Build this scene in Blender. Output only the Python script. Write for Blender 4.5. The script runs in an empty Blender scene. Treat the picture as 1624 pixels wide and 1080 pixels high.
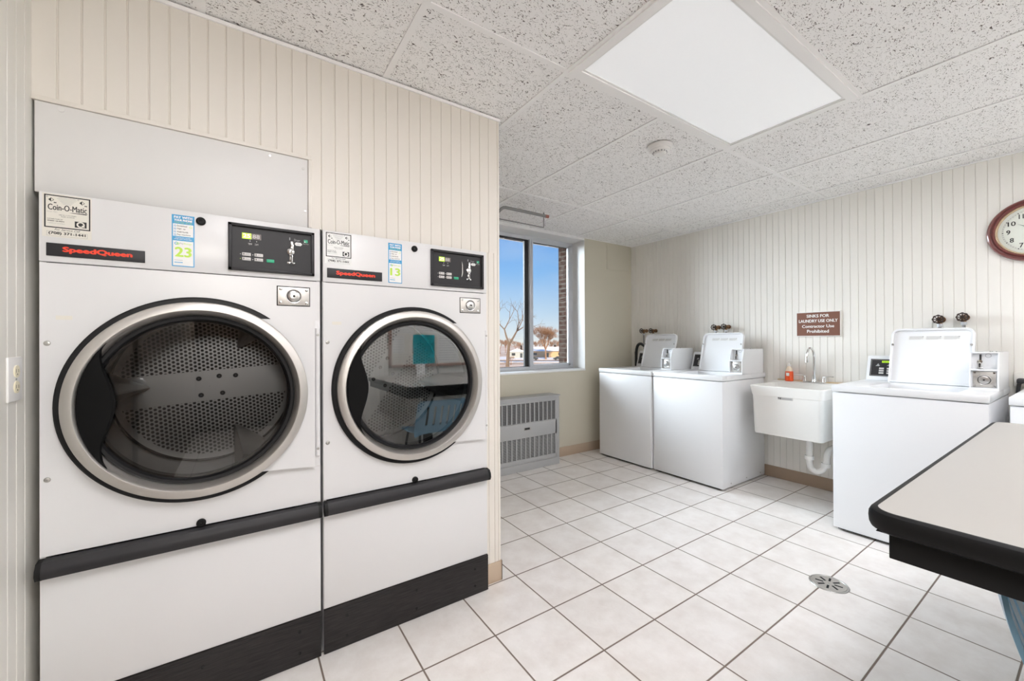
import bpy, bmesh, math, random
from mathutils import Vector, Matrix
random.seed(7)
C = bpy.context.scene.collection
PI = math.pi
R_ = math.radians

# ---------------------------------------------------------------- camera
yaw, pitch, roll = R_(56.0968), R_(.185), R_(-.2687)
F0 = Vector((math.cos(yaw), math.sin(yaw), 0)); R0 = Vector((math.sin(yaw), -math.cos(yaw), 0)); U0 = Vector((0, 0, 1))
Fv = F0*math.cos(pitch)+U0*math.sin(pitch); U1 = U0*math.cos(pitch)-F0*math.sin(pitch)
Rv = R0*math.cos(roll)+U1*math.sin(roll); Uv = U1*math.cos(roll)-R0*math.sin(roll)
cam = bpy.data.cameras.new('camera'); co = bpy.data.objects.new('camera', cam); C.objects.link(co)
co.matrix_world = Matrix(((Rv.x, Uv.x, -Fv.x, 0), (Rv.y, Uv.y, -Fv.y, 0), (Rv.z, Uv.z, -Fv.z, 1.22), (0, 0, 0, 1)))
cam.sensor_width = 36; cam.lens = 642.09*36/1624; cam.clip_start = .02; cam.clip_end = 900
sc = bpy.context.scene; sc.camera = co
sc.view_settings.view_transform = 'Standard'; sc.view_settings.look = 'None'
sc.view_settings.gamma = 1; sc.view_settings.exposure = 0.45; sc.view_settings.use_curve_mapping = False
sc.cycles.max_bounces = 12; sc.cycles.diffuse_bounces = 7; sc.cycles.glossy_bounces = 5
sc.cycles.transparent_max_bounces = 12; sc.cycles.caustics_reflective = False; sc.cycles.caustics_refractive = False
sc.cycles.sample_clamp_indirect = 6

# ---------------------------------------------------------------- world
world = bpy.data.worlds.new('world'); sc.world = world; world.use_nodes = True
wn = world.node_tree; wn.nodes.clear()
tc = wn.nodes.new('ShaderNodeTexCoord'); sep = wn.nodes.new('ShaderNodeSeparateXYZ'); rmp = wn.nodes.new('ShaderNodeValToRGB')
bg = wn.nodes.new('ShaderNodeBackground'); wo = wn.nodes.new('ShaderNodeOutputWorld')
wn.links.new(tc.outputs['Generated'], sep.inputs[0])
nz = wn.nodes.new('ShaderNodeTexNoise'); nz.inputs['Scale'].default_value = 3.2; nz.inputs['Detail'].default_value = 5
mp = wn.nodes.new('ShaderNodeMapping'); mp.inputs['Scale'].default_value = (1, 1, 2.2)
wn.links.new(tc.outputs['Generated'], mp.inputs[0]); wn.links.new(mp.outputs[0], nz.inputs['Vector'])
wn.links.new(sep.outputs['Z'], rmp.inputs[0])
cr = rmp.color_ramp; cr.elements[0].position = 0; cr.elements[0].color = (.86, .88, .88, 1)
cr.elements[1].position = .34; cr.elements[1].color = (.11, .32, .84, 1)
e = cr.elements.new(.06); e.color = (.60, .76, .93, 1)
e = cr.elements.new(.17); e.color = (.27, .54, .95, 1)
mx = wn.nodes.new('ShaderNodeMix'); mx.data_type = 'RGBA'
mr = wn.nodes.new('ShaderNodeMapRange'); mr.inputs[1].default_value = .52; mr.inputs[2].default_value = .75; mr.inputs[4].default_value = .35
wn.links.new(nz.outputs[0], mr.inputs[0]); wn.links.new(mr.outputs[0], mx.inputs[0])
wn.links.new(rmp.outputs[0], mx.inputs[6]); mx.inputs[7].default_value = (.8, .88, .97, 1)
wn.links.new(mx.outputs[2], bg.inputs[0]); bg.inputs[1].default_value = .74
wn.links.new(bg.outputs[0], wo.inputs[0])

# ---------------------------------------------------------------- lights
def light(name, kind, loc, energy, color, size=None, size_y=None, target=None, rot=None, angle=None):
    l = bpy.data.lights.new(name, kind); l.energy = energy; l.color = color
    if kind == 'AREA':
        l.shape = 'RECTANGLE'; l.size = size; l.size_y = size_y
    if angle: l.angle = angle
    o = bpy.data.objects.new(name, l); C.objects.link(o); o.location = loc
    if target: o.rotation_euler = (Vector(target)-Vector(loc)).to_track_quat('-Z', 'Y').to_euler()
    if rot: o.rotation_euler = rot
    return o
light('sun', 'SUN', (0, 0, 30), 6.0, (1, .80, .56), target=(14, 22, 18), angle=R_(.6))
# daylight from the open sky above the window
light('sky_light', 'AREA', (-1.0, 7.6, 3.9), 2900, (.86, .93, 1), 9.0, 5.2, target=(2.6, 3.2, 1.6))
# added fill for the dryer fronts and sticker glare, at the corridor end behind the camera (the ceiling fixtures are emissive lenses)
light('corridor_fill', 'AREA', (-.15, -3.42, 1.98), 38, (1, .97, .92), .6, .6, target=(-.15, 1.7, 1.6))

# ---------------------------------------------------------------- materials
def mat(name, col, rough=.5, metal=0, spec=.5, emit=None, es=1, coat=0, aniso=0):
    m = bpy.data.materials.new(name); m.use_nodes = True; b = m.node_tree.nodes['Principled BSDF']
    b.inputs['Base Color'].default_value = (*col, 1); b.inputs['Roughness'].default_value = rough
    b.inputs['Metallic'].default_value = metal; b.inputs['Specular IOR Level'].default_value = spec
    b.inputs['Coat Weight'].default_value = coat
    if emit:
        b.inputs['Emission Color'].default_value = (*emit, 1); b.inputs['Emission Strength'].default_value = es
    return m
def nodes(m): return m.node_tree.nodes, m.node_tree.links, m.node_tree.nodes['Principled BSDF']
def bump_noise(m, scale, strength, dist=.001, detail=2, stretch=(1, 1, 1)):
    N, L, b = nodes(m)
    t = N.new('ShaderNodeTexCoord'); mp = N.new('ShaderNodeMapping'); mp.inputs['Scale'].default_value = stretch
    n = N.new('ShaderNodeTexNoise'); n.inputs['Scale'].default_value = scale; n.inputs['Detail'].default_value = detail
    bp = N.new('ShaderNodeBump'); bp.inputs['Strength'].default_value = strength; bp.inputs['Distance'].default_value = dist
    L.new(t.outputs['Object'], mp.inputs[0]); L.new(mp.outputs[0], n.inputs['Vector']); L.new(n.outputs[0], bp.inputs['Height']); L.new(bp.outputs[0], b.inputs['Normal'])
    return n
def mottle(m, c1, c2, scale, lo=.35, hi=.65, detail=4, stretch=(1, 1, 1)):
    N, L, b = nodes(m)
    t = N.new('ShaderNodeTexCoord'); mp = N.new('ShaderNodeMapping'); mp.inputs['Scale'].default_value = stretch
    n = N.new('ShaderNodeTexNoise'); n.inputs['Scale'].default_value = scale; n.inputs['Detail'].default_value = detail
    r = N.new('ShaderNodeValToRGB'); r.color_ramp.elements[0].position = lo; r.color_ramp.elements[1].position = hi
    r.color_ramp.elements[0].color = (*c1, 1); r.color_ramp.elements[1].color = (*c2, 1)
    L.new(t.outputs['Object'], mp.inputs[0]); L.new(mp.outputs[0], n.inputs['Vector']); L.new(n.outputs[0], r.inputs[0]); L.new(r.outputs[0], b.inputs['Base Color'])

M = {}
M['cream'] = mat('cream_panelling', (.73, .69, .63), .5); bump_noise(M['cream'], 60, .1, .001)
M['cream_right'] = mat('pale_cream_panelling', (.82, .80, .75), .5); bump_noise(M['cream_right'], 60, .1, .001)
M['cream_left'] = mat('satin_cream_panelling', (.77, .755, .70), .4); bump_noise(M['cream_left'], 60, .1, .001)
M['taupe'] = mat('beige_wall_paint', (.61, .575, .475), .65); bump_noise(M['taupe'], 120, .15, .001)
M['board'] = mat('painted_board', (.69, .68, .665), .5)
M['white'] = mat('white_enamel', (.70, .695, .695), .3); bump_noise(M['white'], 220, .06, .0006)
M['white2'] = mat('white_washer_enamel', (.80, .81, .825), .28)
M['plastic'] = mat('white_plastic', (.84, .83, .81), .4)
M['tub'] = mat('white_tub_plastic', (.82, .81, .78), .38)
M['tubedge'] = mat('yellowed_tub_plastic', (.70, .56, .36), .5)
M['ivory'] = mat('ivory_plastic', (.80, .74, .56), .4)
M['black'] = mat('black_plastic', (.008, .008, .008), .5, spec=.2)
M['pull'] = mat('matt_black_plastic', (.006, .006, .006), .6, spec=.08)
M['charcoal'] = mat('charcoal_plastic', (.024, .023, .025), .45, spec=.3)
M['kick'] = mat('brushed_black_kick_plate', (.03, .026, .026), .4, spec=.3)
mottle(M['kick'], (.008, .007, .007), (.03, .026, .026), 14, .3, .75, 6, (1, 1, 14))
M['rubber'] = mat('black_rubber', (.008, .008, .009), .4, spec=.25)
M['steel'] = mat('brushed_steel', (.60, .575, .545), .44, 1); bump_noise(M['steel'], 90, .08, .0006)
M['chrome'] = mat('chrome', (.80, .80, .80), .08, 1)
M['satin'] = mat('satin_metal', (.62, .61, .60), .28, 1)
M['dull'] = mat('dull_metal', (.45, .44, .42), .35, 1)
M['drum'] = mat('drum_steel', (.24, .235, .23), .38, 1); bump_noise(M['drum'], 50, .15, .001, 3, (1, 6, 1))
M['corr'] = mat('darkened_corridor', (.16, .12, .09), .6)  # darkness put into the colour, so the left dryer glass mirrors no bright wall
M['dark'] = mat('dark_gap', (.01, .01, .01), .9)
M['red'] = mat('red_lettering', (.80, .045, .012), .45)
M['ink'] = mat('black_ink', (.015, .015, .015), .5)
M['greyink'] = mat('grey_ink', (.35, .35, .36), .5)
M['paper'] = mat('sticker_paper', (.72, .69, .62), .45)
M['paperw'] = mat('white_sticker_paper', (.80, .80, .78), .45)
M['blue'] = mat('blue_print', (.02, .30, .58), .3)
M['lime'] = mat('lime_print', (.46, .70, .06), .4)
M['green'] = mat('green_button', (.02, .38, .20), .4)
M['led'] = mat('led_display', (.25, .45, .02), .4, emit=(.50, .85, .02), es=.75)
M['ledchar'] = mat('led_digits', (.8, 1, .5), .4, emit=(.9, 1, .6), es=1.0)
M['leddim'] = mat('unlit_display', (.16, .13, .12), .4)
M['btn'] = mat('grey_button', (.62, .60, .58), .4)
M['tan'] = mat('tan_vinyl_base', (.50, .39, .29), .5)
M['brownbase'] = mat('brown_vinyl_base', (.36, .265, .19), .5)
M['alu'] = mat('painted_aluminium_frame', (.62, .64, .68), .4, .2)
M['whitepaint'] = mat('white_gloss_paint', (.84, .84, .83), .35)
M['gasket'] = mat('dark_window_seal', (.02, .02, .02), .5)
M['heat'] = mat('grey_heater_enamel', (.42, .425, .43), .4)
M['heatdark'] = mat('heater_fins', (.10, .10, .10), .6)
M['brass'] = mat('aged_brass', (.26, .15, .08), .35, .9)
M['iron'] = mat('dark_iron_wheel', (.05, .035, .03), .4, .6)
M['pipe'] = mat('grey_pipe', (.24, .235, .235), .4, .3)
M['copper'] = mat('reddish_cap', (.38, .15, .12), .4, .3)
M['hose'] = mat('black_hose', (.02, .02, .022), .5)
M['signbrown'] = mat('brown_sign_face', (.20, .085, .055), .5)
M['signwhite'] = mat('sign_white', (.85, .84, .82), .5)
M['orange'] = mat('orange_soap', (.85, .10, .02), .15)
M['clear'] = mat('clear_plastic', (.80, .66, .52), .15)
M['mahog'] = mat('mahogany_frame', (.17, .045, .04), .28, coat=.6)
M['gold'] = mat('pale_gold_bezel', (.78, .60, .42), .25, .7)
M['dial'] = mat('clock_dial', (.74, .77, .70), .5)
M['table'] = mat('cream_laminate', (.37, .355, .33), .3); bump_noise(M['table'], 200, .05, .0005)
M['chairblue'] = mat('blue_plastic', (.26, .50, .70), .3)
M['teal'] = mat('teal_paper', (.0, .36, .42), .6)
M['frame'] = mat('oak_brown_frame', (.36, .23, .19), .5)
M['lens'] = mat('fixture_lens', (.78, .79, .80), .35, emit=(.95, .97, 1), es=.22); bump_noise(M['lens'], 260, .2, .001)
M['lens_fill'] = mat('added_fill_lens', (.78, .79, .80), .35, emit=(.98, .965, 1), es=15.0)  # strong glow for the added fill fixture over the dryers
M['lens_fill_low'] = mat('added_dim_fill_lens', (.78, .79, .80), .35, emit=(.98, .965, 1), es=9.0)  # weaker glow for the other two added fill fixtures
M['bar'] = mat('ceiling_grid_paint', (.925, .92, .915), .5)
M['brick'] = mat('brick', (.2, .1, .07), 1, spec=0)
M['bark'] = mat('bare_bark', (.16, .115, .085), .9)
M['bark2'] = mat('sunlit_brown_twigs', (.26, .145, .085), .9)
M['snow'] = mat('snow', (.78, .76, .74), .8)
M['field'] = mat('dry_field', (.55, .40, .30), .9)
M['field'].node_tree.nodes['Principled BSDF'].inputs['Specular IOR Level'].default_value = 0
mottle(M['field'], (.50, .36, .26), (.70, .60, .52), .06, .4, .62)
M['road'] = mat('asphalt', (.20, .19, .19), .9)
M['housea'] = mat('tan_siding', (.48, .32, .18), .8)
M['houseb'] = mat('grey_siding', (.34, .36, .36), .8)
M['trimw'] = mat('white_trim', (.7, .7, .7), .7)
M['carpaint'] = mat('dark_car_paint', (.03, .035, .04), .3)
M['glassdark'] = mat('dark_glass', (.03, .035, .04), .1)
M['evergreen'] = mat('evergreen', (.05, .06, .03), .9)

def brick_mat():
    m = M['brick']; N, L, b = nodes(m)
    t = N.new('ShaderNodeTexCoord'); mp = N.new('ShaderNodeMapping'); mp.inputs['Rotation'].default_value = (0, R_(90), R_(90))
    br = N.new('ShaderNodeTexBrick'); br.inputs['Scale'].default_value = 4.6
    br.inputs['Color1'].default_value = (.035, .017, .012, 1); br.inputs['Color2'].default_value = (.022, .011, .008, 1); br.inputs['Mortar'].default_value = (.06, .05, .04, 1)
    br.inputs['Mortar Size'].default_value = .03
    L.new(t.outputs['Object'], mp.inputs[0]); L.new(mp.outputs[0], br.inputs['Vector']); L.new(br.outputs[0], b.inputs['Base Color'])
brick_mat()

def mth(N, L, op, a, b=None, c=None):
    n = N.new('ShaderNodeMath'); n.operation = op
    for i, v in enumerate((a, b, c)):
        if v is None: continue
        if isinstance(v, (int, float)): n.inputs[i].default_value = v
        else: L.new(v, n.inputs[i])
    return n.outputs[0]

# floor tiles
TX, X0, TY, Y0 = .31379, .5642, .31002, .2006
def floor_mat():
    m = mat('ceramic_floor_tile', (.75, .72, .68), .32); N, L, b = nodes(m)
    t = N.new('ShaderNodeTexCoord'); s = N.new('ShaderNodeSeparateXYZ'); L.new(t.outputs['Object'], s.inputs[0])
    u = mth(N, L, 'DIVIDE', mth(N, L, 'SUBTRACT', s.outputs[0], X0-TX*20), TX)
    v = mth(N, L, 'DIVIDE', mth(N, L, 'SUBTRACT', s.outputs[1], Y0-TY*20), TY)
    fu = mth(N, L, 'FRACT', u); fv = mth(N, L, 'FRACT', v)
    du = mth(N, L, 'MULTIPLY', mth(N, L, 'SUBTRACT', .5, mth(N, L, 'ABSOLUTE', mth(N, L, 'SUBTRACT', fu, .5))), TX)
    dv = mth(N, L, 'MULTIPLY', mth(N, L, 'SUBTRACT', .5, mth(N, L, 'ABSOLUTE', mth(N, L, 'SUBTRACT', fv, .5))), TY)
    d = mth(N, L, 'MINIMUM', du, dv)
    r = N.new('ShaderNodeMapRange'); r.inputs[1].default_value = .0024; r.inputs[2].default_value = .0042; L.new(d, r.inputs[0])
    # per tile tone
    cx = N.new('ShaderNodeCombineXYZ'); L.new(mth(N, L, 'FLOOR', u), cx.inputs[0]); L.new(mth(N, L, 'FLOOR', v), cx.inputs[1])
    wnz = N.new('ShaderNodeTexWhiteNoise'); wnz.noise_dimensions = '3D'; L.new(cx.outputs[0], wnz.inputs[0])
    n1 = N.new('ShaderNodeTexNoise'); n1.inputs['Scale'].default_value = 7; n1.inputs['Detail'].default_value = 7; n1.inputs['Roughness'].default_value = .65
    L.new(t.outputs['Object'], n1.inputs['Vector'])
    cr = N.new('ShaderNodeValToRGB'); cr.color_ramp.elements[0].position = .3; cr.color_ramp.elements[1].position = .62
    cr.color_ramp.elements[0].color = (.72, .675, .635, 1); cr.color_ramp.elements[1].color = (.83, .80, .77, 1)
    L.new(n1.outputs[0], cr.inputs[0])
    hsv = N.new('ShaderNodeHueSaturation'); L.new(cr.outputs[0], hsv.inputs['Color']); L.new(mth(N, L, 'MULTIPLY_ADD', wnz.outputs[0], .05, .975), hsv.inputs['Value'])
    mix = N.new('ShaderNodeMix'); mix.data_type = 'RGBA'; L.new(r.outputs[0], mix.inputs[0])
    mix.inputs[6].default_value = (.20, .155, .125, 1); L.new(hsv.outputs[0], mix.inputs[7]); L.new(mix.outputs[2], b.inputs['Base Color'])
    n2 = N.new('ShaderNodeTexNoise'); n2.inputs['Scale'].default_value = 16; n2.inputs['Detail'].default_value = 5; n2.inputs['Roughness'].default_value = .6; n2.inputs['Distortion'].default_value = .6
    ofs = N.new('ShaderNodeVectorMath'); L.new(t.outputs['Object'], ofs.inputs[0]); L.new(wnz.outputs['Color'], ofs.inputs[1]); L.new(ofs.outputs[0], n2.inputs['Vector'])
    hgt = mth(N, L, 'ADD', mth(N, L, 'MULTIPLY', r.outputs[0], .0018), mth(N, L, 'MULTIPLY', n2.outputs[0], .0032))
    bp = N.new('ShaderNodeBump'); bp.inputs['Distance'].default_value = 1.0; bp.inputs['Strength'].default_value = .6; L.new(hgt, bp.inputs['Height']); L.new(bp.outputs[0], b.inputs['Normal'])
    L.new(mth(N, L, 'MULTIPLY_ADD', r.outputs[0], -.42, .75), b.inputs['Roughness'])
    return m
M['floor'] = floor_mat()

# fissured ceiling tile
def tile_mat():
    m = mat('fissured_ceiling_tile', (.925, .92, .915), .8); N, L, b = nodes(m)
    t = N.new('ShaderNodeTexCoord')
    n0 = N.new('ShaderNodeTexNoise'); n0.inputs['Scale'].default_value = 14; L.new(t.outputs['Object'], n0.inputs['Vector'])
    mp = N.new('ShaderNodeMapping'); mp.inputs['Rotation'].default_value = (0, 0, R_(-30)); mp.inputs['Scale'].default_value = (1, 1.9, 1)
    va = N.new('ShaderNodeVectorMath'); va.operation = 'MULTIPLY_ADD'; va.inputs[1].default_value = (.05, .05, 0)
    L.new(n0.outputs['Color'], va.inputs[0]); L.new(t.outputs['Object'], va.inputs[2]); L.new(va.outputs[0], mp.inputs[0])
    n1 = N.new('ShaderNodeTexNoise'); n1.inputs['Scale'].default_value = 58; n1.inputs['Detail'].default_value = 1.0; n1.inputs['Distortion'].default_value = 2.2
    L.new(mp.outputs[0], n1.inputs['Vector'])
    r1 = N.new('ShaderNodeMapRange'); r1.inputs[1].default_value = .362; r1.inputs[2].default_value = .338; L.new(n1.outputs[0], r1.inputs[0])
    vo = N.new('ShaderNodeTexVoronoi'); vo.inputs['Scale'].default_value = 120; L.new(t.outputs['Object'], vo.inputs['Vector'])
    r2 = N.new('ShaderNodeMapRange'); r2.inputs[1].default_value = .17; r2.inputs[2].default_value = .12; r2.inputs[4].default_value = .6; L.new(vo.outputs['Distance'], r2.inputs[0])
    mk = mth(N, L, 'MAXIMUM', r1.outputs[0], r2.outputs[0])
    mix = N.new('ShaderNodeMix'); mix.data_type = 'RGBA'; L.new(mk, mix.inputs[0]); mix.inputs[6].default_value = (.925, .92, .915, 1); mix.inputs[7].default_value = (.10, .085, .08, 1)
    L.new(mix.outputs[2], b.inputs['Base Color'])
    return m
M['tile'] = tile_mat()

# perforated drum back
def perf_mat(name, base, band_angle, lo, hi):
    m = mat(name, base, .36, .85); N, L, b = nodes(m)
    t = N.new('ShaderNodeTexCoord'); mp = N.new('ShaderNodeMapping'); mp.vector_type = 'POINT'; mp.inputs['Rotation'].default_value = (0, R_(band_angle), 0)
    L.new(t.outputs['Object'], mp.inputs[0]); s = N.new('ShaderNodeSeparateXYZ'); L.new(mp.outputs[0], s.inputs[0])
    x, z = s.outputs[0], s.outputs[2]
    P = .0165
    def dist(ox, oz):
        a = mth(N, L, 'SUBTRACT', mth(N, L, 'FRACT', mth(N, L, 'ADD', mth(N, L, 'DIVIDE', x, P*1.7320), 50.5+ox)), .5)
        c = mth(N, L, 'SUBTRACT', mth(N, L, 'FRACT', mth(N, L, 'ADD', mth(N, L, 'DIVIDE', z, P), 50.5+oz)), .5)
        a = mth(N, L, 'MULTIPLY', a, P*1.732); c = mth(N, L, 'MULTIPLY', c, P)
        return mth(N, L, 'SQRT', mth(N, L, 'ADD', mth(N, L, 'MULTIPLY', a, a), mth(N, L, 'MULTIPLY', c, c)))
    d = mth(N, L, 'MINIMUM', dist(0, 0), dist(.5, .5))
    hole = mth(N, L, 'LESS_THAN', d, .0055)
    rr = mth(N, L, 'SQRT', mth(N, L, 'ADD', mth(N, L, 'MULTIPLY', x, x), mth(N, L, 'MULTIPLY', z, z)))
    hole = mth(N, L, 'MULTIPLY', hole, mth(N, L, 'LESS_THAN', rr, .292))
    outside = mth(N, L, 'MAXIMUM', mth(N, L, 'GREATER_THAN', z, hi), mth(N, L, 'LESS_THAN', z, lo))
    hole = mth(N, L, 'MULTIPLY', hole, outside)
    mix = N.new('ShaderNodeMix'); mix.data_type = 'RGBA'; L.new(hole, mix.inputs[0]); mix.inputs[6].default_value = (*base, 1); mix.inputs[7].default_value = (.004, .004, .004, 1)
    L.new(mix.outputs[2], b.inputs['Base Color']); L.new(mth(N, L, 'MULTIPLY_ADD', hole, -.85, .85), b.inputs['Metallic'])
    L.new(mth(N, L, 'MULTIPLY_ADD', hole, .5, .36), b.inputs['Roughness'])
    return m
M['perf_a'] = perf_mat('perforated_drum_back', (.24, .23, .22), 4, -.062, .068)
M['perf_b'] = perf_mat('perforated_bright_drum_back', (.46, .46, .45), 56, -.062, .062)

def glass_mat(name, tint, refl, rough=0):
    m = bpy.data.materials.new(name); m.use_nodes = True; N = m.node_tree.nodes; L = m.node_tree.links; N.clear()
    o = N.new('ShaderNodeOutputMaterial'); mx = N.new('ShaderNodeMixShader'); tr = N.new('ShaderNodeBsdfTransparent'); gl = N.new('ShaderNodeBsdfGlossy')
    fr = N.new('ShaderNodeFresnel'); fr.inputs[0].default_value = refl
    tr.inputs[0].default_value = (*tint, 1); gl.inputs['Roughness'].default_value = rough
    L.new(fr.outputs[0], mx.inputs[0]); L.new(tr.outputs[0], mx.inputs[1]); L.new(gl.outputs[0], mx.inputs[2]); L.new(mx.outputs[0], o.inputs[0])
    return m
M['winglass'] = glass_mat('window_glass', (.96, .98, .98), 1.35)
M['doorglass'] = glass_mat('dryer_door_glass', (.80, .83, .85), 3.2)
M['doorglass_clear'] = glass_mat('clearer_dryer_door_glass', (.86, .88, .90), 1.9)
M['bottleglass'] = glass_mat('clear_bottle', (.95, .85, .75), 1.5)

# ---------------------------------------------------------------- mesh helpers
class MB:
    def __init__(s): s.bm = bmesh.new(); s.mats = []
    def mi(s, m):
        m = M[m] if isinstance(m, str) else m
        if m not in s.mats: s.mats.append(m)
        return s.mats.index(m)
    def _add(s, t, m):
        i = s.mi(m)
        for f in t.faces: f.material_index = i
        me = bpy.data.meshes.new('t'); t.to_mesh(me); t.free(); s.bm.from_mesh(me); bpy.data.meshes.remove(me); return s
    def box(s, x0, x1, y0, y1, z0, z1, m, bev=0, seg=2):
        t = bmesh.new(); bmesh.ops.create_cube(t, size=1)
        for v in t.verts: v.co = Vector(((x0+x1)/2+v.co.x*(x1-x0), (y0+y1)/2+v.co.y*(y1-y0), (z0+z1)/2+v.co.z*(z1-z0)))
        if bev: bmesh.ops.bevel(t, geom=t.edges[:], offset=bev, segments=seg, affect='EDGES', profile=.5)
        return s._add(t, m)
    def cyl(s, p0, p1, r, m, r2=None, seg=24, cap=True):
        p0, p1 = Vector(p0), Vector(p1); t = bmesh.new(); d = p1-p0
        bmesh.ops.create_cone(t, cap_ends=cap, segments=seg, radius1=r, radius2=r if r2 is None else r2, depth=d.length)
        q = d.to_track_quat('Z', 'Y').to_matrix().to_4x4(); q.translation = (p0+p1)/2; bmesh.ops.transform(t, matrix=q, verts=t.verts)
        return s._add(t, m)
    def sphere(s, c, r, m, seg=16, sc=(1, 1, 1)):
        t = bmesh.new(); bmesh.ops.create_uvsphere(t, u_segments=seg, v_segments=seg//2, radius=r)
        for v in t.verts: v.co = Vector((v.co.x*sc[0], v.co.y*sc[1], v.co.z*sc[2]))+Vector(c)
        return s._add(t, m)
    def tube(s, pts, r, m, seg=12, smooth=0, closed=False, cap=True):
        P = [Vector(p) for p in pts]
        for _ in range(smooth):
            Q = [P[0]]
            for a, b in zip(P, P[1:]): Q += [a*.75+b*.25, a*.25+b*.75]
            Q.append(P[-1]); P = Q
        t = bmesh.new(); rings = []; n = len(P); prev = None
        for i, p in enumerate(P):
            if closed: d = P[(i+1) % n]-P[i-1]
            else: d = P[min(i+1, n-1)]-P[max(i-1, 0)]
            d.normalize()
            if prev is None: a = d.orthogonal().normalized()
            else:
                a = prev-d*prev.dot(d); a.normalize()
            prev = a; b = d.cross(a); rr = r[i] if isinstance(r, (list, tuple)) else r
            rings.append([t.verts.new(p+(a*math.cos(k*2*PI/seg)+b*math.sin(k*2*PI/seg))*rr) for k in range(seg)])
        for i in range(n if closed else n-1):
            A, B = rings[i], rings[(i+1) % n]
            for k in range(seg): t.faces.new((A[k], A[(k+1) % seg], B[(k+1) % seg], B[k]))
        if cap and not closed: t.faces.new(rings[0][::-1]); t.faces.new(rings[-1])
        return s._add(t, m)
    def lathe(s, prof, c, axis, m, seg=64, a0=0, a1=2*PI, mats=None):
        # prof: (r, h) ; axis 'y': h along +y ; 'z': along +z ; 'x': along +x
        t = bmesh.new(); full = abs(a1-a0-2*PI) < 1e-6; ns = seg if full else seg+1; rows = []
        for r, h in prof:
            row = []
            for k in range(ns):
                a = a0+(a1-a0)*k/seg; u, w = r*math.cos(a), r*math.sin(a)
                v = {'y': (u, h, w), 'z': (u, w, h), 'x': (h, u, w)}[axis]
                row.append(t.verts.new(Vector(v)+Vector(c)))
            rows.append(row)
        for i in range(len(rows)-1):
            for k in range(seg if full else seg):
                k2 = (k+1) % ns
                t.faces.new((rows[i][k], rows[i][k2], rows[i+1][k2], rows[i+1][k]))
        bmesh.ops.remove_doubles(t, verts=t.verts, dist=1e-6)
        bmesh.ops.recalc_face_normals(t, faces=t.faces)
        return s._add(t, m)
    def prism(s, pts, fn, d0, d1, m, bev=0):
        # pts 2-D outline, fn(u, v, d) -> 3-D
        t = bmesh.new(); A = [t.verts.new(fn(u, v, d0)) for u, v in pts]; B = [t.verts.new(fn(u, v, d1)) for u, v in pts]; n = len(pts)
        t.faces.new(A); t.faces.new(B[::-1])
        for i in range(n): t.faces.new((A[i], A[(i+1) % n], B[(i+1) % n], B[i]))
        bmesh.ops.recalc_face_normals(t, faces=t.faces)
        if bev: bmesh.ops.bevel(t, geom=t.edges[:], offset=bev, segments=2, affect='EDGES')
        return s._add(t, m)
    def ring_panel(s, x0, x1, z0, z1, cx, cz, r, y0, y1, m, n=96):
        # a flat plate in the x-z plane with a round hole
        t = bmesh.new(); ang = sorted(set([2*PI*k/n for k in range(n)]+[math.atan2(z-cz, x-cx) % (2*PI) for x in (x0, x1) for z in (z0, z1)]))
        def outer(a):
            c, q = math.cos(a), math.sin(a); ts = []
            if c > 1e-9: ts.append((x1-cx)/c)
            if c < -1e-9: ts.append((x0-cx)/c)
            if q > 1e-9: ts.append((z1-cz)/q)
            if q < -1e-9: ts.append((z0-cz)/q)
            k = min(ts); return cx+c*k, cz+q*k
        O0, O1, I0, I1 = [], [], [], []
        for a in ang:
            ox, oz = outer(a); ix, iz = cx+r*math.cos(a), cz+r*math.sin(a)
            O0.append(t.verts.new((ox, y0, oz))); O1.append(t.verts.new((ox, y1, oz))); I0.append(t.verts.new((ix, y0, iz))); I1.append(t.verts.new((ix, y1, iz)))
        k = len(ang)
        for i in range(k):
            j = (i+1) % k
            t.faces.new((O0[i], O0[j], I0[j], I0[i])); t.faces.new((O1[i], I1[i], I1[j], O1[j])); t.faces.new((O0[i], O1[i], O1[j], O0[j])); t.faces.new((I0[i], I0[j], I1[j], I1[i]))
        bmesh.ops.recalc_face_normals(t, faces=t.faces)
        return s._add(t, m)
    def text(s, body, fn, w, h, m, bold=0, ext=.0004, align='L', shear=0, spacing=1, fat=0):
        # fn(u, v, d) -> 3-D, text is fitted into w x h with its lower left corner (or centre) at u = v = 0
        cu = bpy.data.curves.new('t', 'FONT'); cu.body = body; cu.size = 1; cu.offset = bold; cu.resolution_u = 3; cu.shear = shear; cu.space_character = spacing
        o = bpy.data.objects.new('t', cu); C.objects.link(o); dg = bpy.context.evaluated_depsgraph_get(); dg.update()
        me = bpy.data.meshes.new_from_object(o.evaluated_get(dg)); bpy.data.objects.remove(o); bpy.data.curves.remove(cu)
        if not me.vertices: return s
        xs = [v.co.x for v in me.vertices]; ys = [v.co.y for v in me.vertices]; x0, x1, y0, y1 = min(xs), max(xs), min(ys), max(ys)
        sx = w/(x1-x0); sy = h/(y1-y0); ox = -w/2 if align == 'C' else 0
        t = bmesh.new(); t.from_mesh(me); bpy.data.meshes.remove(me)
        base = [v.co.copy() for v in t.verts]
        for k, (du, dv) in enumerate(((0, 0),) if not fat else ((-fat, 0), (fat, 0), (0, fat*.6), (0, -fat*.6), (0, 0))):
            q = t.copy()
            for v, c in zip(q.verts, base): v.co = Vector(fn((c.x-x0)*sx+ox+du, (c.y-y0)*sy+dv, ext+k*.00004))
            s._add(q, m)
        t.free(); return s
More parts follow.
